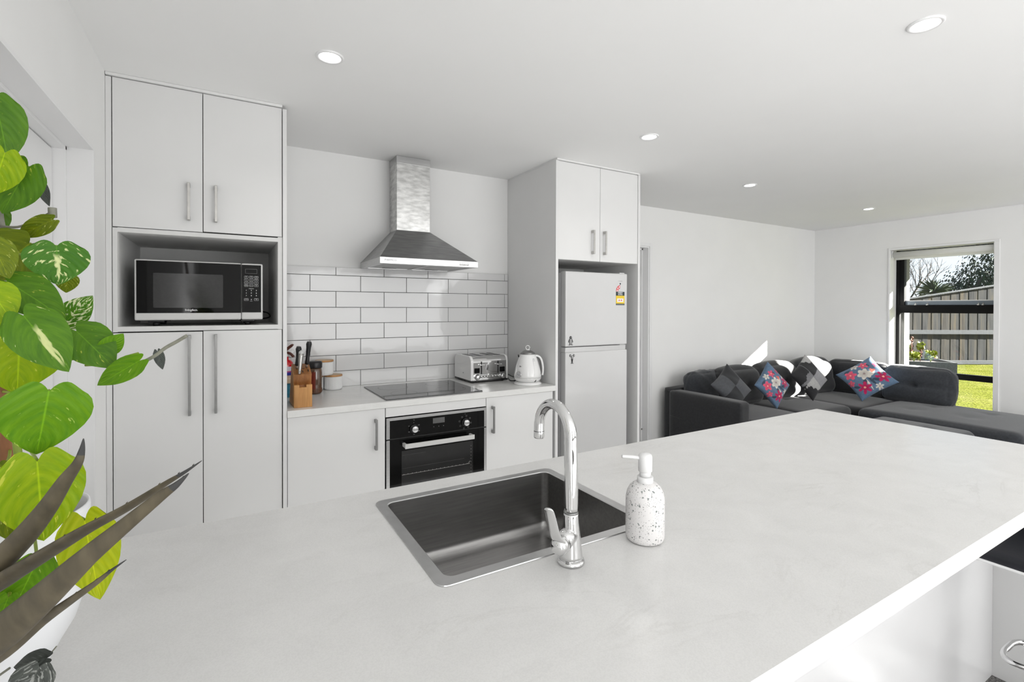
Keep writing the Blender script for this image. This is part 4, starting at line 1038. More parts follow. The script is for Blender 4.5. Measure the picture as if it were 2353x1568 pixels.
# spout lid at the back left
bm = newbm(); sp0 = KC - KR * 0.052 + Vector((0, 0, BZ1 + 0.168)); tube(bm, [sp0, sp0 - KR * 0.008 + Vector((0, 0, 0.014)), sp0 - KR * 0.010 + Vector((0, 0, 0.024))], [0.010, 0.010, 0.004], 10, flat=0.5); obj('spout', bm, 'black_plastic', t)
def on_kettle(ang, z):
    d = KD * cos(ang) + KR * sin(ang)
    r_ = krad(z); sl = (krad(z + 0.004) - krad(z - 0.004)) / 0.008
    n = (d - Vector((0, 0, 1)) * sl).normalized()
    p = KC + d * r_ + Vector((0, 0, z))
    x = Vector((0, 0, 1)).cross(n).normalized(); y = n.cross(x)
    return Matrix.Translation(p) @ Matrix((x, y, n)).transposed().to_4x4()
mt = on_kettle(-0.70, BZ1 + 0.068)
bm = newbm(); lathe(bm, [(0.0215, -0.002), (0.0215, 0.004), (0.019, 0.0055), (0.018, 0.0045)], (0, 0, 0), 32); bmesh.ops.transform(bm, matrix=mt, verts=bm.verts[:]); g = obj('gauge', bm, 'chrome', t)
bm = newbm(); lathe(bm, [(0.0178, 0.0050), (0.0, 0.0052)], (0, 0, 0), 28, cap0=False, cap1=False); bmesh.ops.transform(bm, matrix=mt, verts=bm.verts[:]); obj('dial_face', bm, 'fridge_side', g)
bm = newbm(); tube(bm, [(-0.008, 0.004, 0.0062), (0.009, -0.005, 0.0062)], 0.0007, 6); bmesh.ops.transform(bm, matrix=mt, verts=bm.verts[:]); obj('needle', bm, 'print_black', g)
mt = on_kettle(-0.66, BZ1 + 0.120)
bm = newbm(); text_bm(bm, 'ZIA', 0.011, (0, 0, 0.0016), Matrix.Identity(4), bold=0.0002); bmesh.ops.transform(bm, matrix=mt, verts=bm.verts[:]); obj('logo', bm, 'print_black', t)
mt = on_kettle(0.62, BZ1 + 0.105)
bm = newbm()
for k in range(12):
    pass
va, vb = [], []
for k in range(13):
    z = BZ1 + 0.055 + 0.115 * k / 12
    w = 0.15 * (1 - 0.25 * k / 12)
    for dst, a in ((va, 0.66 - w), (vb, 0.66 + w)):
        m4 = on_kettle(a, z); dst.append(bm.verts.new((m4 @ Vector((0, 0, 0.0012)))))
for k in range(12): bm.faces.new([va[k], vb[k], vb[k + 1], va[k + 1]]).smooth = True
obj('water_window', bm, 'fridge_side', t)
mt = on_kettle(0.62, BZ1 + 0.030)
bm = newbm(); tube(bm, [(-0.003, -0.008, 0.001), (0.001, -0.002, 0.003), (0.003, 0.006, 0.001)], [0.0028, 0.002, 0.0028], 8); bmesh.ops.transform(bm, matrix=mt, verts=bm.verts[:]); obj('switch', bm, 'black_plastic', t)
bm = newbm(); tube(bm, spline([(1.745, 2.795, 0.9185), (1.765, 2.84, 0.9155), (1.775, 2.92, 0.9155), (1.765, 3.00, 0.9155), (1.785, 3.08, 0.9155), (1.80, 3.14, 0.9155)]), 0.0034, 8); obj('power_cord', bm, 'black_plastic', t)

# canisters: two below, one on top
def canister():
    t = thing('ribbed_canister', '', 'canister', (0, 0, 0), 'white ribbed canisters with wooden lids')
    bm = newbm(); n = 132; rings = []
    for r, z in ((0.0450, 0.0), (0.0485, 0.002), (0.0500, 0.006), (0.0520, 0.010), (0.0520, 0.0775), (0.0505, 0.0790)):
        rib = z > 0.008 and z < 0.078
        rings.append([bm.verts.new(((r - (0.0011 if rib and k % 3 == 0 else 0)) * cos(2 * pi * k / n), (r - (0.0011 if rib and k % 3 == 0 else 0)) * sin(2 * pi * k / n), z)) for k in range(n)])
    for i in range(len(rings) - 1):
        for k in range(n): bm.faces.new([rings[i][k], rings[i][(k + 1) % n], rings[i + 1][(k + 1) % n], rings[i + 1][k]])
    bm.faces.new(rings[0][::-1]); bm.faces.new(rings[-1])
    obj('jar', bm, 'white_plastic', t)
    bm = newbm(); lathe(bm, [(0.0500, 0.0792), (0.0525, 0.0800), (0.0530, 0.0870), (0.0515, 0.0895), (0.046, 0.0895)], (0, 0, 0), 48); l = obj('lid', bm, 'lid_wood', t)
    bm = newbm(); lathe(bm, [(0.0455, 0.0897), (0.0, 0.0898)], (0, 0, 0), 40, cap0=False, cap1=False); obj('lid_inset', bm, 'pale_wood', l)
    return t
cz = BZ1 + 0.0005
for i, (p, lab) in enumerate((((0.5570, 3.112, cz), 'white ribbed canister with wooden lid on the worktop, right one of the bottom pair'),
                              ((0.4480, 3.118, cz), 'white ribbed canister on the worktop mostly hidden behind the coffee jar'),
                              ((0.5060, 3.115, cz + 0.0902), 'white ribbed canister with wooden lid stacked on top of the other two'))):
    if i == 0:
        c0 = canister(); c0['label'] = lab; c0.location = p; P0 = Vector(p)
    else: dup(c0, Vector(p) - P0, lab)

# coffee jar
t = thing('coffee_jar', 'brown glass jar of instant coffee with a black screw lid', 'jar', (0.437, 3.005, BZ1))
JC = (0.437, 3.003, BZ1 + 0.0005)
bm = newbm(); lathe(bm, [(0.030, 0.0), (0.036, 0.003), (0.0385, 0.010), (0.0390, 0.030), (0.0390, 0.128), (0.036, 0.143), (0.034, 0.148)], JC, 44); gl = obj('glass', bm, 'amber_glass', t)
bm = newbm(); lathe(bm, [(0.0388, 0.1490), (0.0395, 0.152), (0.0395, 0.176), (0.036, 0.1855), (0.028, 0.1875), (0, 0.1876)], JC, 40, cap1=False); obj('lid', bm, 'black_plastic', t)
bm = newbm()
va, vb = [], []
for k in range(15):
    a = radians(188 + 78 * k / 14)
    va.append(bm.verts.new((JC[0] + 0.0395 * cos(a), JC[1] + 0.0395 * sin(a), JC[2] + 0.030))); vb.append(bm.verts.new((JC[0] + 0.0395 * cos(a), JC[1] + 0.0395 * sin(a), JC[2] + 0.128)))
for k in range(14): bm.faces.new([va[k], va[k + 1], vb[k + 1], vb[k]]).smooth = True
obj('paper_label', bm, 'coffee_label', gl)
bm = newbm(); lathe(bm, [(0.0392, 0.010), (0.0393, 0.032), (0.0391, 0.034)], JC, 44, cap0=False, cap1=False); obj('coffee_level', bm, 'coffee', gl)

# knife block and knives
t = thing('knife_block', 'wooden knife block at the left end of the back worktop', 'knife block', (0.325, 2.70, BZ1))
KX0, KX1, kz = 0.2842, 0.3668, BZ1 + 0.0004
bm = newbm()
prism(bm, [(2.640, kz), (2.760, kz), (2.760, 1.030), (2.722, 1.1180), (2.622, 1.0740), (2.640, 1.02)], KX0 + 0.0005, KX1 - 0.0005, 'X', 0, 0.0012); bk = obj('block', bm, 'block_wood_dark', t)
bm = newbm()
prism(bm, [(KX0, kz), (KX1, kz), (KX1, 1.0235), (0.3400, 1.0235), (0.3400, 1.0110), (0.3080, 1.0110), (0.3080, 1.0235), (KX0, 1.0235)], 2.6115, 2.6395, 'Y', 0, 0.0008); obj('front_board', bm, 'block_wood', t)
bm = newbm(); prism(bm, [(2.640, kz), (2.828, kz), (2.724, 1.1185), (2.623, 1.0745)], KX0 - 0.0004, KX0 + 0.0004, 'X'); obj('side_board', bm, 'block_wood', t)
def top_pt(x, s):  # point on the slanted top, s=0 front .. 1 back
    return Vector((x, 2.622 + 0.100 * s, 1.0740 + 0.044 * s))
for x, s in ((0.3275, 0.16), (0.3535, 0.22)):
    bm = newbm(); q = top_pt(x, s); q2 = top_pt(x, s + 0.20); box(bm, x - 0.0011, x + 0.0011, q.y, q2.y, q.z - 0.002, q2.z + 0.001); obj('knife_slot', bm, 'gap_dark', t)
bm = newbm(); q = top_pt(0.334, 0.55); lathe(bm, [(0.006, -0.002), (0.006, 0.0012)], q, 14); obj('steel_hole', bm, 'brown_handle', t)
UPD = Vector((0, -0.40, 0.92)).normalized()
def knife(label, x, s, ln, lean, black=True, r=0.0145):
    q = top_pt(x, s) + Vector((0, 0, 0.0))
    d = (UPD + Vector((lean, 0.28, 0))).normalized()
    t = thing('kitchen_knife', label, 'knife', q, 'knives in the knife block')
    bm = newbm()
    pts = [q + d * a for a in (0.018, 0.030, 0.055, 0.080, ln - 0.03, ln - 0.012, ln)]
    tube(bm, [pts[0]] + pts[1:], [r * 0.95, r * 0.9, r * 0.8, r * 0.92, r * 1.0, r * 1.22, r * 0.9], 12, flat=0.80, up=(0, 1, 0)); h = obj('handle', bm, 'black_plastic', t)
    bm = newbm(); tube(bm, [q + d * 0.016 + Vector((-0.0003, 0, 0)), q + d * (ln - 0.001)], [r * 0.98, r * 1.02], 4, flat=0.10, up=(0, 1, 0)); obj('tang', bm, 'nickel', h)
    bm = newbm()
    for a in (0.035, 0.06, 0.085): lathe(bm, [(0.0, -r * 0.84), (0.0022, -r * 0.82), (0.0022, r * 0.82), (0.0, r * 0.84)], q + d * a, 8, axis='X', cap0=False, cap1=False)
    obj('rivet', bm, 'chrome', h)
    bm = newbm(); tube(bm, [q - d * 0.0008, q + d * 0.018], [r * 0.8, r * 0.85], 6, flat=0.2, up=(0, 1, 0)); obj('blade', bm, 'nickel', t)
knife('black-handled kitchen knife standing tallest, at the right back of the block', 0.3500, 0.62, 0.134, 0.075)
knife('black-handled kitchen knife at the left back of the block', 0.3040, 0.55, 0.114, 0.06)
q = top_pt(0.3090, 0.02)
t = thing('honing_steel', 'grey round-handled sharpening steel standing in the front left of the block', 'sharpening steel', q)
d = Vector((0.09, 0.10, 0.93)).normalized()
bm = newbm(); tube(bm, [q + d * a for a in (0.002, 0.02, 0.06, 0.090, 0.102)], [0.0065, 0.0072, 0.0095, 0.0118, 0.0128], 18); h = obj('handle', bm, 'nickel', t)
bm = newbm(); e0 = q + d * 0.102; tube(bm, [e0, e0 + d * 0.010, e0 + d * 0.018], [0.0128, 0.0122, 0.004], 18); obj('end_cap', bm, 'appliance_silver', h)

# little fire extinguisher standing on a printed box
t = thing('printed_box', 'teal printed box with pale wooden lid, in the corner behind the knife block', 'box', (0.29, 2.99, BZ1))
bm = newbm(); box(bm, 0.2505, 0.3250, 2.94, 3.06, BZ1 + 0.0005, 0.9880, 0.002); obj('body', bm, 'teal_print', t)
bm = newbm(); box(bm, 0.2495, 0.3260, 2.938, 3.062, 0.9882, 1.0180, 0.003); obj('lid', bm, 'pale_wood', t)
EC = Vector((0.2950, 3.115, 0))
t = thing('fire_extinguisher', 'small red fire extinguisher in the corner behind the knife block', 'fire extinguisher', (EC.x, EC.y, BZ1))
bm = newbm(); lathe(bm, [(0.034, BZ1 + 0.0005), (0.0395, BZ1 + 0.004), (0.0395, 1.072), (0.036, 1.088), (0.026, 1.100), (0.0155, 1.104), (0.0150, 1.122)], EC, 36); cy = obj('cylinder', bm, 'red_enamel', t)
for nm, m_, z0, z1 in (('label_band', 'label_lilac', 1.040, 1.066), ('label_stripe', 'label_violet', 1.0325, 1.0375), ('label_base', 'label_blue', 1.012, 1.032)):
    bm = newbm(); lathe(bm, [(0.0399, z0), (0.0399, z1)], EC, 36, cap0=False, cap1=False); obj(nm, bm, m_, cy, True)
bm = newbm(); lathe(bm, [(0.018, 1.122), (0.0185, 1.126), (0.0165, 1.134), (0.010, 1.140), (0.009, 1.150)], EC, 20); vl = obj('valve', bm, 'appliance_silver', t)
for nm, pts, r in (('lever', [(-0.010, 0.0, 1.150), (0.012, -0.01, 1.172), (0.030, -0.016, 1.186), (0.036, -0.018, 1.184)], 0.0095), ('carry_handle', [(-0.004, 0.0, 1.146), (0.020, -0.012, 1.140), (0.034, -0.018, 1.126), (0.040, -0.02, 1.120)], 0.0085)):
    bm = newbm(); tube(bm, spline([EC + Vector(p) for p in pts], 5), r, 8, flat=0.9); obj(nm, bm, 'brown_handle', t)
for c, r_ in (((0.024, -0.015, 1.190), 0.0125), ((0.034, -0.015, 1.150), 0.010)):
    bm = newbm(); tube(bm, [EC + Vector(c) + Vector((r_ * cos(2 * pi * k / 20), 0, r_ * sin(2 * pi * k / 20))) for k in range(21)], 0.0009, 6, caps=False); obj('pull_ring', bm, 'nickel', t)
# ------------------------------------------------------------------ island
IX0, IX1, IY0, IY1, IZ0, IZ1 = XL + 0.001, 2.5060, 0.3933, 1.3190, 0.8800, 0.9154
HX, HX2, HY, HY2 = 0.336, 0.834, 0.816, 1.222      # cut-out for the sink
bm = newbm()
def holed_slab(bm, o, h, z0, z1, e=0.0022):
    def ringv(r, z): return [bm.verts.new((x, y, z)) for x, y in ((r[0], r[2]), (r[1], r[2]), (r[1], r[3]), (r[0], r[3]))]
    ot = (o[0] + e, o[1] - e, o[2] + e, o[3] - e)
    T, H, S0, S1, B, HB = ringv(ot, z1), ringv(h, z1), ringv(o, z1 - e), ringv(o, z0), ringv(o, z0), ringv(h, z0)
    for k in range(4):
        j = (k + 1) % 4
        bm.faces.new([T[k], T[j], H[j], H[k]]); bm.faces.new([T[k], S0[k], S0[j], T[j]]); bm.faces.new([S0[k], S1[k], S1[j], S0[j]])
        bm.faces.new([B[k], HB[k], HB[j], B[j]]); bm.faces.new([H[k], H[j], HB[j], HB[k]])
holed_slab(bm, (IX0, IX1, IY0, IY1), (HX, HX2, HY, HY2), IZ0, IZ1)
tag(obj('island_worktop', bm, 'bench_stone'), 'large white stone-look island worktop with the sink in it', 'worktop')
t = thing('island_cabinet', 'white panelled island base below the island worktop', 'cabinet', (1.0, 0.95, ZF))
PY = 0.668
bm = newbm(); box(bm, IX0 + 0.002, 2.4845, PY, PY + 0.018, ZF, IZ0 - 0.0005); obj('back_panel', bm, 'panel_gloss', t)
bm = newbm(); box(bm, 2.4850, 2.5045, IY0 + 0.02, 1.298, ZF, IZ0 - 0.0005, 0.0008); obj('end_panel', bm, 'cabinet_white', t)
bm = newbm(); box(bm, IX0 + 0.002, 2.4845, 1.255, 1.272, ZF + 0.1, IZ0 - 0.0005); box(bm, IX0 + 0.002, 2.4845, 1.2, 1.216, ZF, ZF + 0.1); box(bm, IX0 + 0.002, 2.4845, PY + 0.018, 1.255, ZF + 0.1, ZF + 0.116)
obj('carcass', bm, 'cabinet_white', t)
for k in range(5):
    x0 = IX0 + 0.004 + k * 0.582
    bm = newbm(); box(bm, x0, x0 + 0.578, 1.274, 1.292, ZF + 0.11, 0.872, 0.0009); obj('door', bm, 'cabinet_white', t)

# sink
t = thing('kitchen_sink', 'rectangular stainless steel sink set in the island worktop', 'sink', (0.585, 1.02, IZ1))
def loop(bm, x0, x1, y0, y1, r, z, n=6):
    return [bm.verts.new((p[0], p[1], z)) for p in rrect(x0, x1, y0, y1, r, n)]
bm = newbm()
L_ = [loop(bm, 0.3195, 0.8520, 0.7995, 1.2400, 0.022, IZ1 + 0.0004), loop(bm, 0.3200, 0.8515, 0.8000, 1.2395, 0.022, IZ1 + 0.0022), loop(bm, 0.3425, 0.8290, 0.8230, 1.2165, 0.020, IZ1 + 0.0026), loop(bm, 0.3445, 0.8270, 0.8250, 1.2145, 0.019, IZ1 + 0.0005)]
for A, B in zip(L_, L_[1:]):
    for k in range(len(A)): bm.faces.new([A[k], A[(k + 1) % len(A)], B[(k + 1) % len(A)], B[k]]).smooth = False
obj('flange', bm, 'steel', t)
bm = newbm()
zb = 0.748
LL = [loop(bm, 0.3445, 0.8270, 0.8250, 1.2145, 0.019, IZ1 + 0.0005), loop(bm, 0.3455, 0.8260, 0.8260, 1.2135, 0.019, zb + 0.030)]
for k in range(1, 6):
    a = radians(90 * k / 5); i = 0.030 * (1 - cos(a)); LL.append(loop(bm, 0.3455 + i, 0.8260 - i, 0.8260 + i, 1.2135 - i, max(0.019 - i * 0.3, 0.006), zb + 0.030 - 0.030 * sin(a)))
for A, B in zip(LL, LL[1:]):
    for k in range(len(A)): bm.faces.new([A[k], A[(k + 1) % len(A)], B[(k + 1) % len(A)], B[k]]).smooth = True
bm.faces.new(LL[-1])
obj('bowl', bm, 'sink_steel', t)
bm = newbm(); lathe(bm, [(0.045, zb + 0.0005), (0.044, zb + 0.003), (0.036, zb + 0.002), (0.030, zb + 0.0008), (0.0, zb + 0.0006)], (0.72, 0.93, 0), 32, cap1=False); obj('drain', bm, 'chrome', t)

# mixer tap
FC = Vector((0.5765, 0.7590, 0))
t = thing('mixer_tap', 'chrome gooseneck mixer tap on the island worktop in front of the sink', 'tap', (FC.x, FC.y, IZ1))
z0 = IZ1 + 0.0004
bm = newbm(); lathe(bm, [(0.0262, z0), (0.0268, z0 + 0.003), (0.0258, z0 + 0.006), (0.0238, z0 + 0.008)], FC, 40); obj('base_ring', bm, 'chrome', t)
bm = newbm(); lathe(bm, [(0.0235, z0 + 0.008), (0.0222, z0 + 0.016), (0.0202, z0 + 0.034), (0.0180, z0 + 0.056), (0.0158, z0 + 0.075), (0.0146, z0 + 0.092), (0.0140, 1.0115)], FC, 40)
tube(bm, [FC + Vector((0, 0, 0.971)), FC + Vector((-0.018, -0.008, 0.969)), FC + Vector((-0.030, -0.014, 0.966))], [0.0175, 0.0172, 0.0170], 28); bo = obj('body', bm, 'chrome', t)
bm = newbm(); lathe(bm, [(0.0141, 1.0118), (0.0143, 1.0135), (0.0141, 1.0150)], FC, 36); obj('collar', bm, 'nickel_dark', t)
bm = newbm(); dd = Vector((0.10, -0.995, 0)).normalized(); q = FC + Vector((0, 0, 1.0045)); tube(bm, [q + dd * 0.0128, q + dd * 0.01455], 0.0022, 10); obj('indicator_dot', bm, 'black_plastic', t)
pts = [FC + Vector((0, 0, 1.0152)), FC + Vector((0, 0, 1.06)), FC + Vector((0, 0.0005, 1.10)), FC + Vector((0, 0.002, 1.135))]
ac, ar = Vector((FC.x, FC.y + 0.0575, 1.1570)), 0.0555
for k in range(0, 15):
    a = radians(180 - 178 * k / 14 - 4)
    pts.append(ac + Vector((0, ar * cos(a), ar * sin(a))))
pts += [Vector((FC.x, pts[-1].y + 0.0004, 1.146))]
bm = newbm(); sp_ = spline(pts, 4); tube(bm, sp_, [0.0138 - 0.0030 * min(1, i / (len(sp_) * 0.45)) for i in range(len(sp_))], 28); obj('spout', bm, 'chrome', t)
e = pts[-1]
bm = newbm(); lathe(bm, [(0.0112, 1.1458), (0.0112, 1.1330), (0.0104, 1.1315), (0.0085, 1.1315), (0.008, 1.134)], (e.x, e.y, 0), 30, cap0=False); obj('aerator', bm, 'chrome', t)
# lever: round cap on the left then a paddle rising away
h0 = FC + Vector((-0.0305, -0.0142, 0.966)); hd = Vector((-0.90, -0.42, -0.09)).normalized()
bm = newbm(); tube(bm, [h0 - hd * 0.0004, h0 + hd * 0.0012], 0.0166, 28); sg = obj('seam_ring', bm, 'black_plastic', t)
bm = newbm(); tube(bm, [h0 + hd * 0.0012, h0 + hd * 0.010, h0 + hd * 0.018, h0 + hd * 0.0235, h0 + hd * 0.0262], [0.0172, 0.0172, 0.0160, 0.0115, 0.004], 28)
pp = [h0 + hd * 0.010 + Vector((0, 0, 0.004)), h0 + hd * 0.019 + Vector((-0.003, 0, 0.020)), h0 + hd * 0.0255 + Vector((-0.006, 0, 0.042)), h0 + hd * 0.030 + Vector((-0.009, 0, 0.064)), h0 + hd * 0.033 + Vector((-0.012, 0, 0.0785)), h0 + hd * 0.034 + Vector((-0.018, 0.001, 0.0815))]
sp2 = spline(pp, 5); tube(bm, sp2, [0.0155, 0.0152, 0.0146, 0.0138, 0.0132, 0.0126, 0.0122, 0.0118, 0.0116, 0.0114, 0.0112, 0.0112, 0.0112, 0.0112, 0.0111, 0.0110, 0.0109, 0.0107, 0.0105, 0.0103, 0.0100, 0.0094, 0.0086, 0.0076, 0.0062, 0.003], 16, flat=0.36, up=(0.42, -0.90, 0)); obj('lever', bm, 'chrome', t)

# soap dispenser
SCN = Vector((0.7715, 0.7560, 0))
t = thing('soap_dispenser', 'speckled terrazzo soap dispenser with white pump, beside the sink', 'soap dispenser', (SCN.x, SCN.y, IZ1))
bm = newbm(); z0 = IZ1 + 0.0004
lathe(bm, [(0.034, z0), (0.0378, z0 + 0.0025), (0.0402, z0 + 0.008), (0.0406, z0 + 0.014), (0.0406, z0 + 0.083), (0.0400, z0 + 0.092), (0.0375, z0 + 0.103), (0.0325, z0 + 0.1125), (0.0255, z0 + 0.119), (0.016, z0 + 0.1225)], SCN, 56); obj('bottle', bm, 'terrazzo', t)
bm = newbm(); lathe(bm, [(0.0168, z0 + 0.1190), (0.0168, z0 + 0.1335), (0.0160, z0 + 0.1345)], SCN, 36); obj('collar', bm, 'white_plastic', t)
bm = newbm(); lathe(bm, [(0.0118, z0 + 0.1345), (0.0118, z0 + 0.1480)], SCN, 30); obj('neck', bm, 'white_plastic', t)
bm = newbm(); lathe(bm, [(0.0140, z0 + 0.1455), (0.0146, z0 + 0.1460), (0.0147, z0 + 0.1760), (0.0135, z0 + 0.1805), (0.0090, z0 + 0.1835), (0, z0 + 0.1845)], SCN, 36, cap1=False)
nd = Vector((-0.864, 0.504, 0)); nb = SCN + Vector((0, 0, z0 + 0.1730))
tube(bm, spline([nb + nd * 0.008, nb + nd * 0.030 + Vector((0, 0, 0.0025)), nb + nd * 0.050 + Vector((0, 0, 0.0040))], 5), [0.0040, 0.0039, 0.0038, 0.0037, 0.0036, 0.0035, 0.0034, 0.0033, 0.0032, 0.0031, 0.0030], 14)
obj('pump_head', bm, 'white_plastic', t)

# bar stool under the overhang
t = thing('bar_stool', 'black padded bar stool with chrome footrest, pushed under the island overhang', 'stool', (2.145, 0.430, ZF))
SZ = 0.66
bm = newbm()
cs = Vector((2.145, 0.430, SZ))
def stool_xy(x, y): return Vector((cs.x + x, cs.y + y, 0))
n = 16
def seat_z(u, v): return 0.018 * abs(v) ** 2.2 + 0.02 * max(0, u) ** 2
out = rrect(-0.205, 0.205, -0.19, 0.19, 0.05, 6)
rows = []
for f, dz in ((0.0, 0.020), (0.35, 0.020), (0.7, 0.018), (0.9, 0.012), (0.985, 0.003), (1.0, -0.003), (0.93, -0.009), (0.85, -0.013)):
    rows.append([bm.verts.new((cs.x + x * f, cs.y + y * f, SZ + dz + 0.02 * (y * f / 0.19) ** 2 * 0.6)) for x, y in out])
for A, B in zip(rows, rows[1:]):
    for k in range(len(out)): bm.faces.new([A[k], A[(k + 1) % len(out)], B[(k + 1) % len(out)], B[k]]).smooth = True
bm.faces.new(rows[-1])
bmesh.ops.remove_doubles(bm, verts=bm.verts[:], dist=1e-5)
st_ = obj('seat', bm, 'stool_leather', t)
bm = newbm(); rim_ = [(cs.x + x * 1.003, cs.y + y * 1.003, SZ - 0.005 + 0.012 * (y / 0.19) ** 2) for x, y in out]
tube(bm, rim_ + [rim_[0]], 0.0042, 8, caps=False); obj('seat_piping', bm, 'white_plastic', st_)
bm = newbm(); lathe(bm, [(0.09, SZ - 0.030), (0.09, SZ - 0.024)], (cs.x, cs.y, 0), 24); obj('seat_plate', bm, 'chrome', t)
bm = newbm(); tube(bm, [(cs.x, cs.y, ZF + 0.02), (cs.x, cs.y, 0.42)], 0.028, 24); tube(bm, [(cs.x, cs.y, 0.42), (cs.x, cs.y, SZ - 0.03)], 0.018, 20); obj('column', bm, 'chrome', t)
bm = newbm(); lathe(bm, [(0.19, ZF + 0.0005), (0.192, ZF + 0.006), (0.17, ZF + 0.012), (0.06, ZF + 0.022), (0.03, ZF + 0.035)], (cs.x, cs.y, 0), 48); obj('base', bm, 'chrome', t)

bm = newbm(); fz = 0.33
lp_ = [(cs.x - 0.005, cs.y - 0.015, fz), (cs.x - 0.055, cs.y + 0.02, fz), (cs.x - 0.078, cs.y + 0.065, fz), (cs.x - 0.070, cs.y + 0.095, fz), (cs.x - 0.040, cs.y + 0.108, fz), (cs.x + 0.0, cs.y + 0.110, fz), (cs.x + 0.045, cs.y + 0.108, fz), (cs.x + 0.075, cs.y + 0.095, fz), (cs.x + 0.083, cs.y + 0.065, fz), (cs.x + 0.06, cs.y + 0.02, fz), (cs.x + 0.01, cs.y - 0.015, fz)]
tube(bm, spline(lp_, 6), 0.0085, 14); obj('footrest', bm, 'chrome', t)
bm = newbm()
bp_ = []
for k in range(13):
    v = -1 + 2 * k / 12
    bp_.append((cs.x + 0.200 - 0.05 * v * v, cs.y + 0.175 * v))
for k in range(12):
    pass
rowsb = []
for z, off, th in ((SZ + 0.012, -0.01, 0.016), (SZ + 0.05, 0.0, 0.020), (SZ + 0.085, 0.006, 0.020), (SZ + 0.115, 0.012, 0.016), (SZ + 0.135, 0.015, 0.004)):
    fr = [bm.verts.new((x - th + off, y, z)) for x, y in bp_]; bk_ = [bm.verts.new((x + th + off, y, z)) for x, y in bp_[::-1]]
    rowsb.append(fr + bk_)
for A, B in zip(rowsb, rowsb[1:]):
    for k in range(len(A)): bm.faces.new([A[k], A[(k + 1) % len(A)], B[(k + 1) % len(A)], B[k]]).smooth = True
bm.faces.new(rowsb[0]); bm.faces.new(rowsb[-1])
br_ = obj('backrest', bm, 'stool_leather', t)
bm = newbm(); tube(bm, [(x - 0.0215, y, SZ + 0.075) for x, y in bp_], 0.0016, 6); obj('back_seam', bm, 'grey_plastic', br_)
# ------------------------------------------------------------------ sectional sofa
t = thing('corner_sofa', 'charcoal fabric corner sofa with chaise, in the living room corner', 'sofa', (5.0, 2.7, ZF))
Z0 = ZF + 0.05
cushion('base_frame', (4.905, 2.78, (Z0 + 0.30) / 2), (2.36, 0.80, 0.30 - Z0), 0.02, 0, 'sofa_cloth', t, n=6, puffs=0)
cushion('base_frame', (5.660, 2.21, (Z0 + 0.30) / 2), (0.90, 1.90, 0.30 - Z0), 0.02, 0, 'sofa_cloth', t, n=6, puffs=0)
cushion('arm', (3.6530, 2.850, (Z0 + 0.640) / 2), (0.146, 0.745, 0.640 - Z0), 0.032, 0.004, 'sofa_cloth', t, n=12, puffs=0.004)
bm = newbm()
tube(bm, spline([(3.5790, 3.20, 0.405), (3.5785, 2.95, 0.395), (3.5790, 2.50, 0.388)], 4), 0.0018, 6); obj('arm_seam', bm, 'black_plastic', t)
cushion('back_frame', (4.905, 3.235, (Z0 + 0.66) / 2), (2.60, 0.14, 0.66 - Z0), 0.03, 0, 'sofa_cloth', t, n=8, puffs=0)
cushion('back_frame', (6.170, 2.56, (Z0 + 0.66) / 2), (0.12, 1.22, 0.66 - Z0), 0.03, 0, 'sofa_cloth', t, n=8, puffs=0)
# seats
tu = [(-0.45, -0.1, 0.02, 'z'), (0.45, -0.1, 0.02, 'z')]
cushion('seat_cushion', (4.090, 2.80, 0.385), (0.72, 0.80, 0.17), 0.05, 0.03, 'sofa_cloth', t, n=18, puffs=0.012, tufts=[(0.0, 0.1, 0.02, 'z')], seed=3)
cushion('seat_cushion', (4.830, 2.80, 0.385), (0.74, 0.80, 0.17), 0.05, 0.03, 'sofa_cloth', t, n=18, puffs=0.012, tufts=[(0.1, 0.15, 0.02, 'z')], seed=4)
cushion('seat_cushion', (5.66, 2.76, 0.375), (0.90, 0.88, 0.17), 0.05, 0.022, 'sofa_cloth', t, n=18, puffs=0.012, seed=5)
cushion('chaise_cushion', (5.63, 1.785, 0.380), (0.98, 1.12, 0.18), 0.055, 0.020, 'sofa_cloth_mid', t, n=22, puffs=0.012, tufts=[(-0.32, 0.42, 0.022, 'z'), (0.30, 0.36, 0.022, 'z'), (-0.30, -0.28, 0.024, 'z'), (0.34, -0.32, 0.024, 'z')], seed=6)
# back cushions along the living room wall
Rx = lambda d: Matrix.Rotation(radians(d), 4, 'X')
Ry = lambda d: Matrix.Rotation(radians(d), 4, 'Y')
Rz = lambda d: Matrix.Rotation(radians(d), 4, 'Z')
cushion('back_cushion', (3.950, 3.10, 0.640), (0.46, 0.17, 0.33), 0.075, 0.012, 'sofa_cloth_mid', t, rot=Rx(-12), n=18, puffs=0.02, wrinkle=0.005, seed=11)
cushion('back_cushion', (4.330, 3.03, 0.635), (0.62, 0.19, 0.37), 0.09, 0.035, 'sofa_cloth', t, rot=Rx(-14), n=18, puffs=0.03, tufts=[(0.05, -0.1, 0.05, 'y')], seed=12)
cushion('back_cushion', (4.960, 3.03, 0.640), (0.66, 0.19, 0.38), 0.09, 0.035, 'sofa_cloth', t, rot=Rx(-14), n=18, puffs=0.03, tufts=[(0.05, -0.1, 0.05, 'y')], seed=13)
cushion('back_cushion', (5.630, 3.03, 0.640), (0.62, 0.19, 0.39), 0.09, 0.04, 'sofa_cloth', t, rot=Rx(-12) @ Rz(-6), n=18, puffs=0.03, tufts=[(0.0, -0.1, 0.04, 'y')], seed=14)
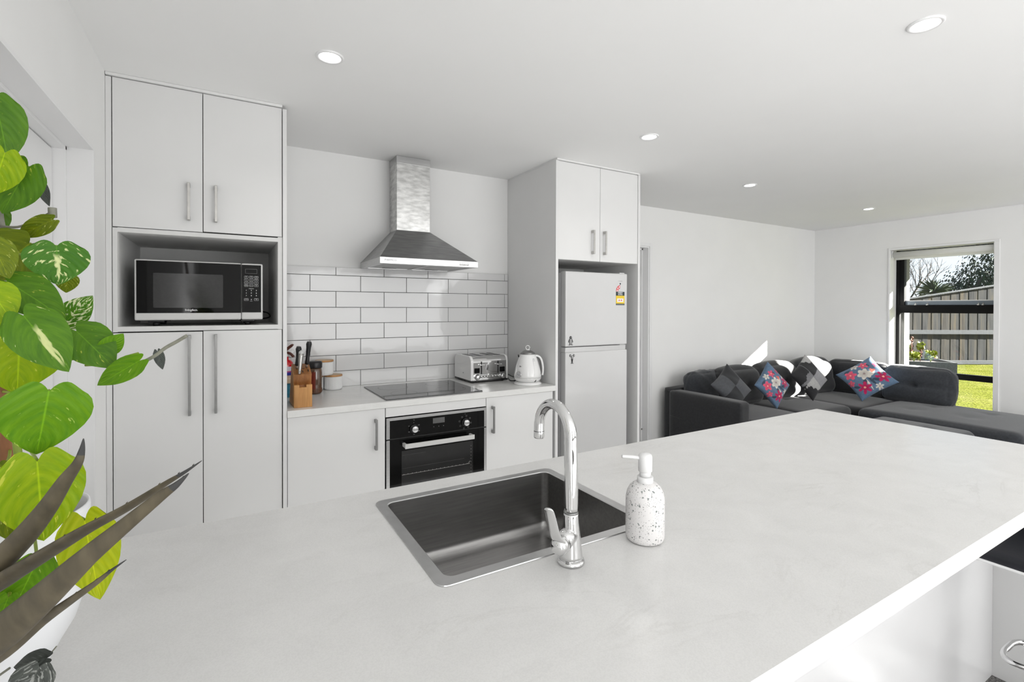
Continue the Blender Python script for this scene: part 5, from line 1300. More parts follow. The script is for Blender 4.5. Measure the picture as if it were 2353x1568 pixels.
# along the window wall
cushion('back_cushion', (6.02, 2.735, 0.635), (0.18, 0.62, 0.38), 0.08, 0.012, 'sofa_cloth', t, rot=Ry(12), n=20, puffs=0.03, tufts=[(-0.1, 0.0, 0.055, 'x')], wrinkle=0.003, seed=15)
cushion('back_cushion', (6.00, 2.180, 0.630), (0.19, 0.56, 0.38), 0.075, 0.012, 'sofa_cloth_mid', t, rot=Ry(12), n=20, puffs=0.03, tufts=[(0.0, -0.02, 0.055, 'x')], wrinkle=0.003, seed=16)
for x, y in ((3.64, 2.52), (3.64, 3.18), (5.26, 1.30), (6.06, 1.30), (6.18, 3.18), (5.0, 2.45)):
    bm = newbm(); lathe(bm, [(0.022, ZF + 0.0005), (0.028, Z0 + 0.004)], (x, y, 0), 14); obj('foot', bm, 'black_plastic', t)

# ottoman
t = thing('ottoman', 'charcoal tufted ottoman standing against the chaise end of the sofa', 'ottoman', (4.75, 1.8, ZF))
cushion('base_frame', (4.73, 1.80, (Z0 + 0.30) / 2), (0.70, 0.62, 0.30 - Z0), 0.02, 0, 'sofa_cloth', t, n=6, puffs=0)
cushion('top_cushion', (4.73, 1.80, 0.375), (0.74, 0.66, 0.14), 0.05, 0.018, 'sofa_cloth_mid', t, n=22, puffs=0.01, tufts=[(-0.3, 0.35, 0.022, 'z'), (0.3, 0.35, 0.022, 'z'), (-0.3, -0.35, 0.022, 'z'), (0.3, -0.35, 0.022, 'z')], seed=8)
for x in (4.45, 5.04):
    for y in (1.54, 2.06):
        bm = newbm(); lathe(bm, [(0.02, ZF + 0.0005), (0.026, Z0 + 0.004)], (x, y, 0), 14); obj('foot', bm, 'black_plastic', t)

# ------------------------------------------------------------------ throw pillows: print painted by a rule into a colour layer
def lin(c): return tuple(((x / 255 + 0.055) / 1.055) ** 2.4 if x > 10 else x / 3295 for x in c)
BLUE, MAG, PINK, CREAM, GREYB, ORNG = lin((88, 112, 138)), lin((176, 20, 82)), lin((214, 82, 110)), lin((206, 200, 192)), lin((52, 66, 84)), lin((220, 92, 74))
def flower(u, v, cx, cy, r, n, ph, sharp=0.55):
    dx, dy = u - cx, v - cy; d = sqrt(dx * dx + dy * dy); a = atan2(dy, dx)
    return d < r * (1 - sharp + sharp * abs(cos(n * (a + ph) / 2)) ** 1.3), d / r
def leafy(u, v, x0, y0, x1, y1, w):
    L2 = (x1 - x0) ** 2 + (y1 - y0) ** 2; s = ((u - x0) * (x1 - x0) + (v - y0) * (y1 - y0)) / L2
    if not 0 < s < 1: return False
    d = abs((u - x0) * (y1 - y0) - (v - y0) * (x1 - x0)) / sqrt(L2)
    return d < w * sin(pi * s)
def floral(u, v):
    c = BLUE
    for a in ((-0.2, -0.9, -0.1, 0.1, .05), (0.1, -0.8, 0.0, 0.1, .06), (0.0, -0.1, 0.55, 0.05, .12), (-0.1, -0.1, -0.45, -0.55, .10), (-0.75, 0.7, -0.35, 0.75, .08), (0.3, 0.75, 0.55, 0.4, .07), (0.1, -0.3, 0.5, -0.65, .09), (-0.9, -0.2, -0.6, -0.45, .07), (0.65, -0.2, 0.95, -0.05, .07)):
        if leafy(u, v, *a): c = CREAM if (int(a[0] * 10) % 2 == 0) else GREYB
    for cx, cy, r, n, ph, col, sh in ((0.02, 0.12, 0.34, 6, 0.2, CREAM, .35), (0.62, -0.45, 0.36, 6, 0.5, MAG, .6), (-0.45, -0.55, 0.36, 6, 0.1, MAG, .6), (-0.55, 0.42, 0.30, 5, 0.4, PINK, .4), (0.30, 0.62, 0.24, 5, 1.0, PINK, .5), (0.45, 0.12, 0.14, 3, 0.2, ORNG, .5), (-0.85, 0.0, 0.18, 5, 0.3, PINK, .5), (-0.1, 0.8, 0.20, 5, 0.3, CREAM, .5), (0.85, 0.35, 0.17, 5, 0.1, MAG, .5), (0.15, -0.85, 0.2, 6, 0.1, CREAM, .6)):
        ins, q = flower(u, v, cx, cy, r, n, ph, sh)
        if ins:
            k = 0.72 + 0.45 * q
            c = tuple(x * k for x in col)
            if q < 0.16: c = lin((240, 170, 150)) if col != CREAM else lin((150, 130, 130))
    return c
def checker(u, v):
    a, b_ = lin((36, 37, 40)), lin((72, 74, 78))
    return a if (u > 0) == (v > 0) else b_
def cowhide(u, v):
    w, g, g2, k = lin((165, 164, 163)), lin((118, 118, 121)), lin((140, 140, 143)), lin((30, 30, 33))
    j = 0.08 * sin(9 * u + 4 * v) + 0.06 * sin(17 * v - 5 * u) + 0.03 * sin(41 * u)
    if abs(u) < 0.015 or abs(v) < 0.015: return g
    if u > 0 and v > 0: return w if u + v + j > 1.30 else k  # pale tip at the top corner paints sunlight onto the hide
    if u < 0 and v > 0: return k if v - 0.35 * u + j > 0.42 else g
    if u > 0: return g2 if u - 0.5 * v + j < 1.28 else k
    return w if u + v + 2 * j > -1.05 else k
def pillow(name, label, c, size, thick, rot, fn, back, group):
    n = 72
    bm = bmesh.new(); lay = bm.loops.layers.color.new('Print')
    def P(i, j, s):
        u, v = 2 * i / n - 1, 2 * j / n - 1
        w = ((1 - u ** 2) * (1 - v ** 2))
        z = thick / 2 * (max(0, w) ** 0.42)
        x = u * (1 - 0.10 * (1 - abs(v) ** 1.6) * abs(u) ** 2); y = v * (1 - 0.10 * (1 - abs(u) ** 1.6) * abs(v) ** 2)
        return Vector((x * size / 2, y * size / 2, s * z + 0.004 * sin(7 * u + 3 * v) * w))
    F = {}
    for s in (1, -1):
        for i in range(n + 1):
            for j in range(n + 1):
                edge = i in (0, n) or j in (0, n)
                if edge and s == -1: F[(i, j, s)] = F[(i, j, 1)]
                else: F[(i, j, s)] = bm.verts.new(P(i, j, s))
        for i in range(n):
            for j in range(n):
                q = [F[(i, j, s)], F[(i + 1, j, s)], F[(i + 1, j + 1, s)], F[(i, j + 1, s)]]
                f = bm.faces.new(q if s == 1 else q[::-1]); f.smooth = True
                for lp, (a, b_) in zip(f.loops, ((i, j), (i + 1, j), (i + 1, j + 1), (i, j + 1)) if s == 1 else ((i, j + 1), (i + 1, j + 1), (i + 1, j), (i, j))):
                    col = fn(2 * a / n - 1, 2 * b_ / n - 1) if s == 1 else back
                    lp[lay] = tuple(lin2s(x) for x in col) + (1.0,)
    bmesh.ops.transform(bm, matrix=Matrix.Translation(c) @ rot, verts=bm.verts[:])
    o = obj(name, bm, 'printed_cloth', recalc=False)
    tag(o, label, 'pillow', group)
    return o
def lin2s(x): return 12.92 * x if x <= 0.0031308 else 1.055 * x ** (1 / 2.4) - 0.055
def facing(nx, ny, nz, spin):
    n_ = Vector((nx, ny, nz)).normalized(); x = Vector((0, 0, 1)).cross(n_).normalized(); y = n_.cross(x)
    return Matrix((x, y, n_)).transposed().to_4x4() @ Matrix.Rotation(radians(spin), 4, 'Z')
pillow('throw_pillow', 'dark grey patchwork throw pillow leaning on the left end of the sofa', (3.885, 2.775, 0.700), 0.32, 0.11, facing(-0.15, -1, 0.45, 35), checker, lin((50, 51, 54)), 'throw pillows on the sofa')
pillow('throw_pillow', 'blue floral throw pillow on the sofa, between dark patchwork and cowhide pillows', (4.345, 2.68, 0.700), 0.31, 0.11, facing(-0.15, -1, 0.30, 42), floral, BLUE, 'throw pillows on the sofa')
pillow('throw_pillow', 'black and white cowhide patchwork pillow near the corner of the sofa', (5.055, 2.735, 0.715), 0.34, 0.11, facing(-0.20, -1, 0.36, 36), cowhide, lin((40, 40, 42)), 'throw pillows on the sofa')
pillow('throw_pillow', 'blue floral throw pillow on the chaise side of the sofa, below the window', (5.68, 2.500, 0.690), 0.38, 0.12, facing(-1, -0.30, 0.75, 42), floral, BLUE, 'throw pillows on the sofa')
# ------------------------------------------------------------------ climbing pothos in a white pot, at the left end of the island
LEAVES = [
     ([-0.2174, 0.7423, 1.633], [-0.2052, 0.7393, 1.5681], 0.0453, 'mid', 0.1, -20, 0.25) ,
     ([-0.196, 0.6945, 1.5669], [-0.2108, 0.7074, 1.5241], 0.0383, 'lime', 0.1, 15, 0.1) ,
     ([-0.1822, 0.7096, 1.5584], [-0.2095, 0.7297, 1.5091], 0.0426, 'mid', 0.06, 10, 0.1) ,
     ([-0.1917, 0.7845, 1.558], [-0.184, 0.7845, 1.5299], 0.0124, 'grey', 0.1, 20, 0.2) ,
     ([-0.163, 0.7094, 1.5038], [-0.2004, 0.7357, 1.4853], 0.0208, 'olive', 0.08, 10, 0.3) ,
     ([-0.1477, 0.6539, 1.4705], [-0.1475, 0.6581, 1.4314], 0.0515, 'varieg', 0.1, 0, 0.12) ,
     ([-0.1842, 0.7216, 1.4782], [-0.2268, 0.7507, 1.4405], 0.0567, 'olive', 0.1, 15, 0.2) ,
     ([-0.1918, 0.6449, 1.4707], [-0.1785, 0.6415, 1.4366], 0.0287, 'olive', 0.1, 0, 0.2) ,
     ([-0.1823, 0.6506, 1.4327], [-0.1364, 0.6282, 1.4001], 0.0419, 'mid', 0.16, -12, 0.1) ,
     ([-0.1524, 0.7143, 1.4449], [-0.1549, 0.7202, 1.4248], 0.0212, 'olive', 0.1, 0, 0.2) ,
     ([-0.1852, 0.6175, 1.4265], [-0.1688, 0.6123, 1.3967], 0.0329, 'lime', 0.1, 0, 0.2) ,
     ([-0.1505, 0.6896, 1.3918], [-0.1246, 0.6794, 1.4216], 0.0287, 'cream', 0.05, 0, 0.15) ,
     ([-0.1578, 0.6013, 1.4008], [-0.1252, 0.5865, 1.3517], 0.0439, 'stripe', 0.14, 0, 0.14) ,
     ([-0.1715, 0.6439, 1.3942], [-0.1767, 0.651, 1.3232], 0.0779, 'lime', 0.12, 8, 0.12) ,
     ([-0.1305, 0.6431, 1.385], [-0.0986, 0.6288, 1.3483], 0.0419, 'mid', 0.1, 0, 0.16) ,
     ([-0.1082, 0.6415, 1.3649], [-0.0924, 0.6371, 1.3817], 0.0205, 'green', 0.1, 10, 0.1) ,
     ([-0.0755, 0.6108, 1.3563], [-0.1153, 0.6384, 1.3289], 0.0236, 'green', 0.06, 0, 0.2) ,
     ([-0.0641, 0.6389, 1.3624], [-0.0598, 0.6409, 1.3424], 0.0102, 'grey', 0.05, 0, 0.3) ,
     ([-0.1326, 0.5629, 1.3376], [-0.1431, 0.5731, 1.2795], 0.0629, 'green', 0.12, 0, 0.12) ,
     ([-0.1412, 0.5673, 1.277], [-0.1381, 0.5695, 1.2039], 0.0614, 'lime', 0.12, 0, 0.12) ,
     ([-0.1158, 0.5982, 1.2087], [-0.1055, 0.5961, 1.1292], 0.0475, 'yellow', 0.1, 5, 0.1) ,
     ([-0.1548, 0.6206, 1.1709], [-0.1791, 0.6389, 1.1142], 0.041, 'green', 0.12, 0, 0.12) ,
     ([-0.1743, 0.6202, 1.1423], [-0.1899, 0.6335, 1.1003], 0.0281, 'green', 0.12, 0, 0.12) ,
     ([-0.2238, 0.7657, 1.2474], [-0.211, 0.7626, 1.2187], 0.0294, 'dark', 0.1, 0, 0.12) ,
     ([-0.1927, 0.655, 1.2501], [-0.1828, 0.6533, 1.1813], 0.0385, 'olive', 0.12, 0, 0.12) ,
     ([-0.1825, 0.7408, 1.1476], [-0.2111, 0.7619, 1.1209], 0.0255, 'pale', 0.12, 0, 0.12) ,
     ([-0.1362, 0.5744, 1.1007], [-0.1676, 0.5972, 1.0884], 0.0176, 'grey', 0.12, 0, 0.2) ,
     ([-0.1395, 0.5648, 1.1011], [-0.1579, 0.5798, 1.0622], 0.0314, 'greystripe', 0.12, 0, 0.2) ,
     ([-0.242, 0.7905, 1.5268], [-0.2395, 0.7932, 1.4825], 0.0449, 'mid', 0.1, 0, 0.15) ,
]
STEMS=[
    ([[-0.2208, 0.7663, 1.5003], [-0.2038, 0.7564, 1.4994], [-0.1869, 0.7466, 1.5063], [-0.1708, 0.7373, 1.5161]], 0.0014, 'grey') ,
    ([[-0.2273, 0.7819, 1.5269], [-0.2239, 0.7797, 1.5019], [-0.2188, 0.7765, 1.484]], 0.004, 'grey') ,
    ([[-0.1699, 0.7368, 1.521], [-0.1695, 0.7365, 1.5102]], 0.004, 'grey') ,
    ([[-0.1255, 0.6515, 1.3498], [-0.1017, 0.6376, 1.3516], [-0.0895, 0.619, 1.3589], [-0.077, 0.6117, 1.3633]], 0.0012, 'stem') ,
    ([[-0.074, 0.6215, 1.3535], [-0.064, 0.6157, 1.3597], [-0.0547, 0.6103, 1.3678], [-0.0451, 0.6048, 1.374], [-0.0358, 0.5994, 1.3803]], 0.0018, 'greystem') ,
    ([[-0.188, 0.6874, 1.2961], [-0.1865, 0.6863, 1.2739], [-0.1842, 0.6848, 1.2516], [-0.1852, 0.7082, 1.2082], [-0.196, 0.7489, 1.177]], 0.0035, 'stem') ,
    ([[-0.1851, 0.639, 1.2536], [-0.1773, 0.6345, 1.2495]], 0.002, 'stem') ,
    ([[-0.1271, 0.6048, 1.2127], [-0.1179, 0.5994, 1.2079]], 0.0015, 'stem') ,
    ([[-0.1303, 0.571, 1.1107], [-0.1362, 0.5745, 1.1022]], 0.0006, 'grey') ,
    ([[-0.166, 0.5917, 1.0914], [-0.1753, 0.5971, 1.0837]], 0.001, 'grey') ,
]
STAKE= [[-0.2224, 0.76, 1.3441], [-0.2183, 0.7573, 1.315], [-0.2127, 0.7594, 1.2602], [-0.2079, 0.7619, 1.2094], [-0.2064, 0.7665, 1.1727]]
SPIKES=[
    ([[-0.2251, 0.5663, 1.1216], [-0.1872, 0.5446, 1.1689], [-0.1522, 0.5246, 1.2127], [-0.1331, 0.5084, 1.2358], [-0.1173, 0.4942, 1.2586], [-0.1046, 0.4818, 1.2803], [-0.0955, 0.4714, 1.2944], [-0.0927, 0.4699, 1.3041], [-0.0916, 0.4693, 1.3127]], [0.0182, 0.0202, 0.0195, 0.0166, 0.0132, 0.0097, 0.0064, 0.0038, 0.0006]) ,
    ([[-0.2305, 0.5797, 1.1061], [-0.1916, 0.5575, 1.1631], [-0.1522, 0.5244, 1.1966], [-0.1173, 0.4939, 1.2241], [-0.0895, 0.4675, 1.246], [-0.0645, 0.453, 1.2615], [-0.0396, 0.4387, 1.2795], [-0.0271, 0.4314, 1.2882], [-0.0163, 0.4252, 1.2966]], [0.0186, 0.0221, 0.0195, 0.0151, 0.0115, 0.009, 0.0058, 0.0035, 0.0006]) ,
    ([[-0.2198, 0.5526, 1.1088], [-0.1828, 0.5313, 1.1335], [-0.145, 0.4992, 1.1683], [-0.1144, 0.4711, 1.2013], [-0.0851, 0.4439, 1.2347], [-0.0613, 0.4303, 1.2576], [-0.0402, 0.4182, 1.2775], [-0.031, 0.4129, 1.2852], [-0.0234, 0.4085, 1.2934]], [0.021, 0.0283, 0.0269, 0.0206, 0.014, 0.0104, 0.0073, 0.0046, 0.0006]) ,
    ([[-0.2305, 0.5795, 1.0803], [-0.1917, 0.5571, 1.108], [-0.1523, 0.524, 1.1403], [-0.1261, 0.5089, 1.165], [-0.1032, 0.4853, 1.1873], [-0.0861, 0.4755, 1.2012], [-0.0762, 0.4698, 1.2104], [-0.0662, 0.4641, 1.2187]], [0.0138, 0.0179, 0.0148, 0.0108, 0.0079, 0.0053, 0.003, 0.0007]) ,
]
PC = Vector((-0.222, 0.775, 0))
t = thing('climbing_pothos', 'climbing pothos with variegated green leaves in a white pot on the island', 'potted plant', (PC.x, PC.y, IZ1))
bm = newbm(); z0 = IZ1 + 0.0004
lathe(bm, [(r_ * 0.77, z0 + h_ * 0.93) for r_, h_ in ((0.042, 0.0), (0.045, 0.004), (0.044, 0.03), (0.043, 0.060), (0.049, 0.078), (0.066, 0.106), (0.081, 0.128), (0.091, 0.155), (0.0965, 0.19), (0.0985, 0.225), (0.0990, 0.270), (0.0982, 0.2745), (0.0960, 0.2750), (0.0945, 0.271), (0.094, 0.245))], PC, 64, cap1=False); obj('pot', bm, 'pot_white', t)
bm = newbm(); lathe(bm, [(0.0726, z0 + 0.229), (0.04, z0 + 0.232), (0.0, z0 + 0.234)], PC, 32, cap0=False, cap1=False); obj('soil', bm, 'soil', t)
bm = newbm(); st = [Vector(p) for p in STAKE]; b0 = Vector((PC.x + 0.008, PC.y + 0.004, z0 + 0.226)); top = st[0] + (st[0] - st[2]).normalized() * 0.42
tube(bm, [b0, st[2], st[1], st[0], top], [0.0095, 0.0095, 0.0098, 0.0098, 0.0095], 14); obj('support_stake', bm, 'stake', t)
def leaf(bm, uvl, B, T, w, bend, roll, fold, seed):
    rnd = random.Random(seed)
    B, T = Vector(B), Vector(T)
    d = T - B; ln = d.length; d.normalize()
    nrm = (Vector((0, 0, 1.41)) - (B + T) / 2).normalized()
    nrm = (nrm - d * nrm.dot(d)).normalized()
    nrm = Matrix.Rotation(radians(roll + rnd.uniform(-8, 8)), 3, d) @ nrm
    s = d.cross(nrm).normalized()
    nu, nv = 14, 18
    prof = ((0, .60), (.06, .80), (.14, .93), (.26, 1.0), (.40, .985), (.55, .87), (.70, .66), (.82, .43), (.91, .24), (.97, .10), (1, 0.0))
    def hw(t_):
        for (a, p), (b_, q) in zip(prof, prof[1:]):
            if a <= t_ <= b_:
                f = (t_ - a) / (b_ - a); return p + (q - p) * f
        return 0
    V = {}
    for i in range(nu + 1):
        u = 2 * i / nu - 1
        for j in range(nv + 1):
            t_ = (j / nv) ** 0.9
            x = u * hw(t_) * w / 2
            lobe = 0.15 * ln * sin(pi * min(1, abs(u) * 0.92)) ** 0.8 if u else 0
            y = t_ * ln - lobe * (1 - t_) ** 2.2
            z = -bend * ln * (t_ ** 2) * 0.9 + bend * ln * 0.25 + fold * abs(x) * (1 - 0.4 * t_) - 0.9 * fold * x * x / w + 0.010 * ln * sin(11 * t_ + 2 * seed) * abs(u)
            V[i, j] = bm.verts.new(B + d * y + s * x + nrm * z)
    for i in range(nu):
        for j in range(nv):
            q = [(i, j), (i + 1, j), (i + 1, j + 1), (i, j + 1)]
            f = bm.faces.new([V[k] for k in q]); f.smooth = True
            for lp, k in zip(f.loops, q): lp[uvl].uv = (2 * k[0] / nu - 1, (k[1] / nv) ** 0.9)
LN = {'mid': 'leaf_mid', 'lime': 'leaf_lime', 'yellow': 'leaf_yellow', 'green': 'leaf_green', 'olive': 'leaf_olive', 'dark': 'leaf_dark', 'varieg': 'leaf_varieg', 'cream': 'leaf_cream', 'pale': 'leaf_pale', 'grey': 'leaf_grey', 'greystripe': 'leaf_greystripe', 'stripe': 'leaf_midstripe'}
for i, (B, T, w, m_, bend, roll, fold) in enumerate(LEAVES):
    bm = newbm(); uvl = bm.loops.layers.uv.new('UVMap')
    leaf(bm, uvl, B, T, w, bend, roll, fold, i)
    o = obj('leaf', bm, LN[m_], t, recalc=False)
    if m_ in ('grey', 'greystripe'): o['label'] = 'dull grey leaf'
    if m_ == 'varieg' or m_ == 'cream': o['label'] = 'cream-splashed leaf'
for pts, r, m_ in STEMS:
    bm = newbm(); tube(bm, spline(pts, 5), r, 8); obj('stem', bm, {'grey': 'greystem', 'stem': 'stem', 'greystem': 'greystem'}[m_], t)
# petioles tie every leaf back to the stake
mainp = [b0] + st[::-1] + [top]
for i, (B, T, w, m_, bend, roll, fold) in enumerate(LEAVES):
    B = Vector(B)
    best = None
    for a, b_ in zip(mainp, mainp[1:]):
        for k in range(11):
            q = a + (b_ - a) * k / 10
            dd = (q - B).length + 0.6 * max(0, q.z - B.z)
            if best is None or dd < best[0]: best = (dd, q)
    q = best[1]
    if i in (16, 17, 14) or i >= 26: continue
    mid = (q + B) / 2 + Vector((0, 0.012, -0.004 if q.z < B.z else 0.008))
    bm = newbm(); tube(bm, spline([q, mid, B], 5), [0.0014] * 11, 6); obj('petiole', bm, 'stem' if m_ not in ('grey', 'greystripe') else 'greystem', t)

# ------------------------------------------------------------------ spiky plant in front of it
t = thing('spiky_plant', 'dark spiky plant with long narrow brown-green leaves, in front of the pothos', 'potted plant', (-0.262, 0.560, IZ1))
SPC = Vector((-0.270, 0.560, 0))
bm = newbm(); lathe(bm, [(0.034, z0), (0.036, z0 + 0.003), (0.046, z0 + 0.085), (0.0465, z0 + 0.09), (0.043, z0 + 0.09), (0.042, z0 + 0.08)], SPC, 36, cap1=False); obj('pot', bm, 'pot_white', t)
bm = newbm(); lathe(bm, [(0.0425, z0 + 0.081), (0.0, z0 + 0.083)], SPC, 24, cap0=False, cap1=False); obj('soil', bm, 'soil', t)
for pts, w in SPIKES:
    root = SPC + Vector((0, 0, z0 + 0.082))
    P_ = [root] + [Vector(p) for p in pts[0:]]
    W_ = [w[0] * 0.6] + list(w)
    c = spline(P_, 5); r_ = []
    for k in range(len(P_) - 1):
        for q in range(5): r_.append((W_[k] + (W_[k + 1] - W_[k]) * q / 5) / 2)
    r_.append(W_[-1] / 2)
    bm = newbm(); tube(bm, c, r_, 12, flat=0.42, up=(0.0, 0.0, 1.0))
    # tiny teeth along the upper edge
    for k in range(14, len(c) - 3, 4):
        p = c[k] + Vector((0, 0, r_[k] * 0.75)); dv = (c[k + 1] - c[k]).normalized()
        tube(bm, [p, p + dv * 0.0014 + Vector((0, 0, 0.0007))], [0.0005, 0.0001], 4)
    lf = obj('leaf', bm, ['spike_leaf', 'spike_tip'], t)
    zz = [c[int(len(c) * 0.84)]]
    for f in lf.data.polygons:
        if (Vector(f.center) - c[-1]).length < (zz[0] - c[-1]).length: f.material_index = 1
# ------------------------------------------------------------------ garden beyond the window
bm = newbm()
n = 40
V = {}
for i in range(n + 1):
    for j in range(n + 1):
        x, y = 6.7 + 60 * i / n, -24 + 60 * j / n
        V[i, j] = bm.verts.new((x, y, -0.12 + 0.01 * sin(x * 1.3) * sin(y)))
for i in range(n):
    for j in range(n): bm.faces.new([V[i, j], V[i + 1, j], V[i + 1, j + 1], V[i, j + 1]])
struct('ground', bm, 'lawn')
# paling fence with a raked top
F0, F1 = Vector((13.6, 7.55, 0)), Vector((22.0, 2.66, 0))
FD = (F1 - F0).normalized(); FN = Vector((FD.y, -FD.x, 0))
t = thing('paling_fence', 'weathered grey timber paling fence at the back of the garden', 'fence', (17.0, 5.6, -0.12))
LF = (F1 - F0).length
def ftop(s): return 1.60 + 0.155 * max(0.0, s - 2.4)
bm = newbm(); lay = bm.faces.layers.float.new('plank')
rnd = random.Random(3); s = 0.0; k = 0
def fbox(bm, s0, s1, d0, d1, z0, z1a, z1b, val=None):
    vs = []
    for s_, d_, z_ in ((s0, d0, z0), (s1, d0, z0), (s1, d1, z0), (s0, d1, z0), (s0, d0, z1a), (s1, d0, z1b), (s1, d1, z1b), (s0, d1, z1a)):
        p = F0 + FD * s_ + FN * d_; vs.append(bm.verts.new((p.x, p.y, z_)))
    for q in ((0, 1, 2, 3), (4, 5, 6, 7), (0, 1, 5, 4), (1, 2, 6, 5), (2, 3, 7, 6), (3, 0, 4, 7)):
        f = bm.faces.new([vs[a] for a in q])
        if val is not None: f[lay] = val
while s < LF:
    w = 0.145 + rnd.uniform(-0.008, 0.008)
    dd = 0.0 if k % 2 == 0 else 0.005
    zt = ftop(s) + rnd.uniform(-0.01, 0.01)
    fbox(bm, s, s + w * (0.97 if k % 2 == 0 else 0.85), 0.02 - dd, 0.04 - dd, 0.0, zt, zt, float(k * 7 + 3))
    s += w * 0.86; k += 1
obj('palings', bm, 'fence_wood', t)
for za, zb_ in ((-0.10, 0.0), (0.715, 0.825)):
    bm = newbm(); fbox(bm, 0, LF, 0.045, 0.095, za, zb_, zb_); obj('rail', bm, 'grey_timber', t)
bm = newbm()
for k in range(160): fbox(bm, LF * k / 160, LF * (k + 1) / 160, -0.02, 0.075, ftop(LF * k / 160) - 0.005, ftop(LF * k / 160) + 0.025, ftop(LF * (k + 1) / 160) + 0.025)
obj('capping', bm, 'grey_timber', t)
for k in range(4):
    bm = newbm(); s0 = 0.6 + 2.6 * k; fbox(bm, s0, s0 + 0.1, -0.12, -0.02, -0.15, ftop(s0) - 0.1, ftop(s0) - 0.1); obj('post', bm, 'grey_timber', t)

# raised garden bed: front-right corner, runs left along the fence
G0 = Vector((14.20, 4.44, 0)); GD = Vector((-0.62, 0.785, 0)).normalized(); GN = Vector((0.785, 0.62, 0)).normalized()
t = thing('garden_bed', 'raised grey timber garden bed on the lawn, seen through the window', 'garden bed', (13.9, 5.2, -0.12))
def gbox(bm, a0, a1, b0, b1, z0, z1):
    vs = []
    for a, b_, z in ((a0, b0, z0), (a1, b0, z0), (a1, b1, z0), (a0, b1, z0), (a0, b0, z1), (a1, b0, z1), (a1, b1, z1), (a0, b1, z1)):
        p = G0 + GD * a + GN * b_; vs.append(bm.verts.new((p.x, p.y, z)))
    for q in ((0, 1, 2, 3), (4, 5, 6, 7), (0, 1, 5, 4), (1, 2, 6, 5), (2, 3, 7, 6), (3, 0, 4, 7)): bm.faces.new([vs[a] for a in q])
for k in range(2):
    zz = -0.13 + 0.16 * k
    for nm, (a0, a1, b0, b1) in (('front_board', (0, 1.9, 0, 0.045)), ('back_board', (0, 1.9, 0.85, 0.895)), ('end_board', (0, 0.045, 0.045, 0.85)), ('end_board', (1.855, 1.9, 0.045, 0.85))):
        bm = newbm(); gbox(bm, a0, a1, b0, b1, zz, zz + 0.157); obj(nm, bm, 'grey_timber', t)
bm = newbm(); gbox(bm, 0.046, 1.854, 0.046, 0.849, -0.12, 0.14); obj('soil', bm, 'soil', t)
def tuft(bm, c, n, r, h, w, seed, up=0.5):
    rnd = random.Random(seed)
    for _ in range(n):
        a = rnd.uniform(0, 2 * pi); rr = r * sqrt(rnd.random()); z = 0.075 + h * rnd.random()
        p = Vector(c) + Vector((rr * cos(a), rr * sin(a), z))
        nv = Vector((rnd.uniform(-1, 1), rnd.uniform(-1, 1), rnd.uniform(0, 1.4))).normalized()
        x, y = frame_of(nv); ww = w * rnd.uniform(0.6, 1.3)
        vs = [bm.verts.new(p + x * ww * cx_ + y * ww * cy_ + nv * 0.15 * ww * (abs(cx_))) for cx_, cy_ in ((-0.5, 0), (0, -0.75), (0.5, 0), (0, 0.75))]
        bm.faces.new(vs)
def gp(a, b_, z=0.142): return G0 + GD * a + GN * b_ + Vector((0, 0, z))
PL = [('leafy_plant', 'tall open leafy plant with reddish tips at the back of the garden bed', 1.05, 0.66, [('bed_leaf', 80, 0.12, 0.42, 0.075, 0), ('bed_lime', 34, 0.12, 0.45, 0.07, 0.05), ('bed_rust', 16, 0.12, 0.12, 0.05, 0.50)], 0.55),
      ('silvery_plant', 'pale silvery green plant at the left end of the garden bed', 1.32, 0.26, [('bed_pale', 150, 0.13, 0.24, 0.06, 0)], 0.2),
      ('silvery_plant', 'pale green low plant in the middle front of the garden bed', 1.02, 0.24, [('bed_pale', 130, 0.11, 0.16, 0.06, 0)], 0.12),
      ('lettuce', 'bright lime leafy clump in the middle of the garden bed', 0.70, 0.27, [('bed_lime', 150, 0.115, 0.16, 0.05, 0)], 0.1),
      ('lettuce', 'bright lime rounded leafy clump nearest the right corner of the garden bed', 0.36, 0.34, [('bed_lime', 150, 0.11, 0.20, 0.05, 0)], 0.1),
      ('chard', 'yellow-topped chard standing in the garden bed, left of the rusty seed stalk', 0.76, 0.60, [('bed_lime', 70, 0.07, 0.20, 0.08, 0.20), ('bed_rust', 22, 0.05, 0.22, 0.04, 0.0)], 0.35),
      ('chard', 'smaller yellow-topped chard in the garden bed, right of the rusty seed stalk', 0.46, 0.62, [('bed_lime', 56, 0.06, 0.14, 0.08, 0.22), ('bed_rust', 20, 0.04, 0.20, 0.04, 0.02)], 0.3),
      ('seed_stalk', 'thin rusty seed stalk standing between the two chards', 0.60, 0.76, [('bed_rust', 60, 0.035, 0.45, 0.035, 0.05)], 0.45)]
for i, (nm, lab, a, b_, parts, hh) in enumerate(PL):
    c = gp(a, b_)
    t = thing(nm, lab, 'plant', c)
    bm = newbm()
    for k in range(3): tube(bm, [c + Vector((0.02 * k - 0.02, 0.01 * k, 0)), c + Vector((0.05 * (k - 1), 0.03 * (k - 1), hh))], 0.006, 5)
    obj('stalk', bm, 'bed_rust' if nm in ('chard', 'seed_stalk') else 'stem', t)
    for q, (m_, n_, r_, h_, w_, dz) in enumerate(parts):
        bm = newbm(); tuft(bm, c + Vector((0, 0, dz)), n_, r_, h_, w_, 40 + 7 * i + q); obj('foliage' if m_ != 'bed_rust' else 'seed_head', bm, m_, t)

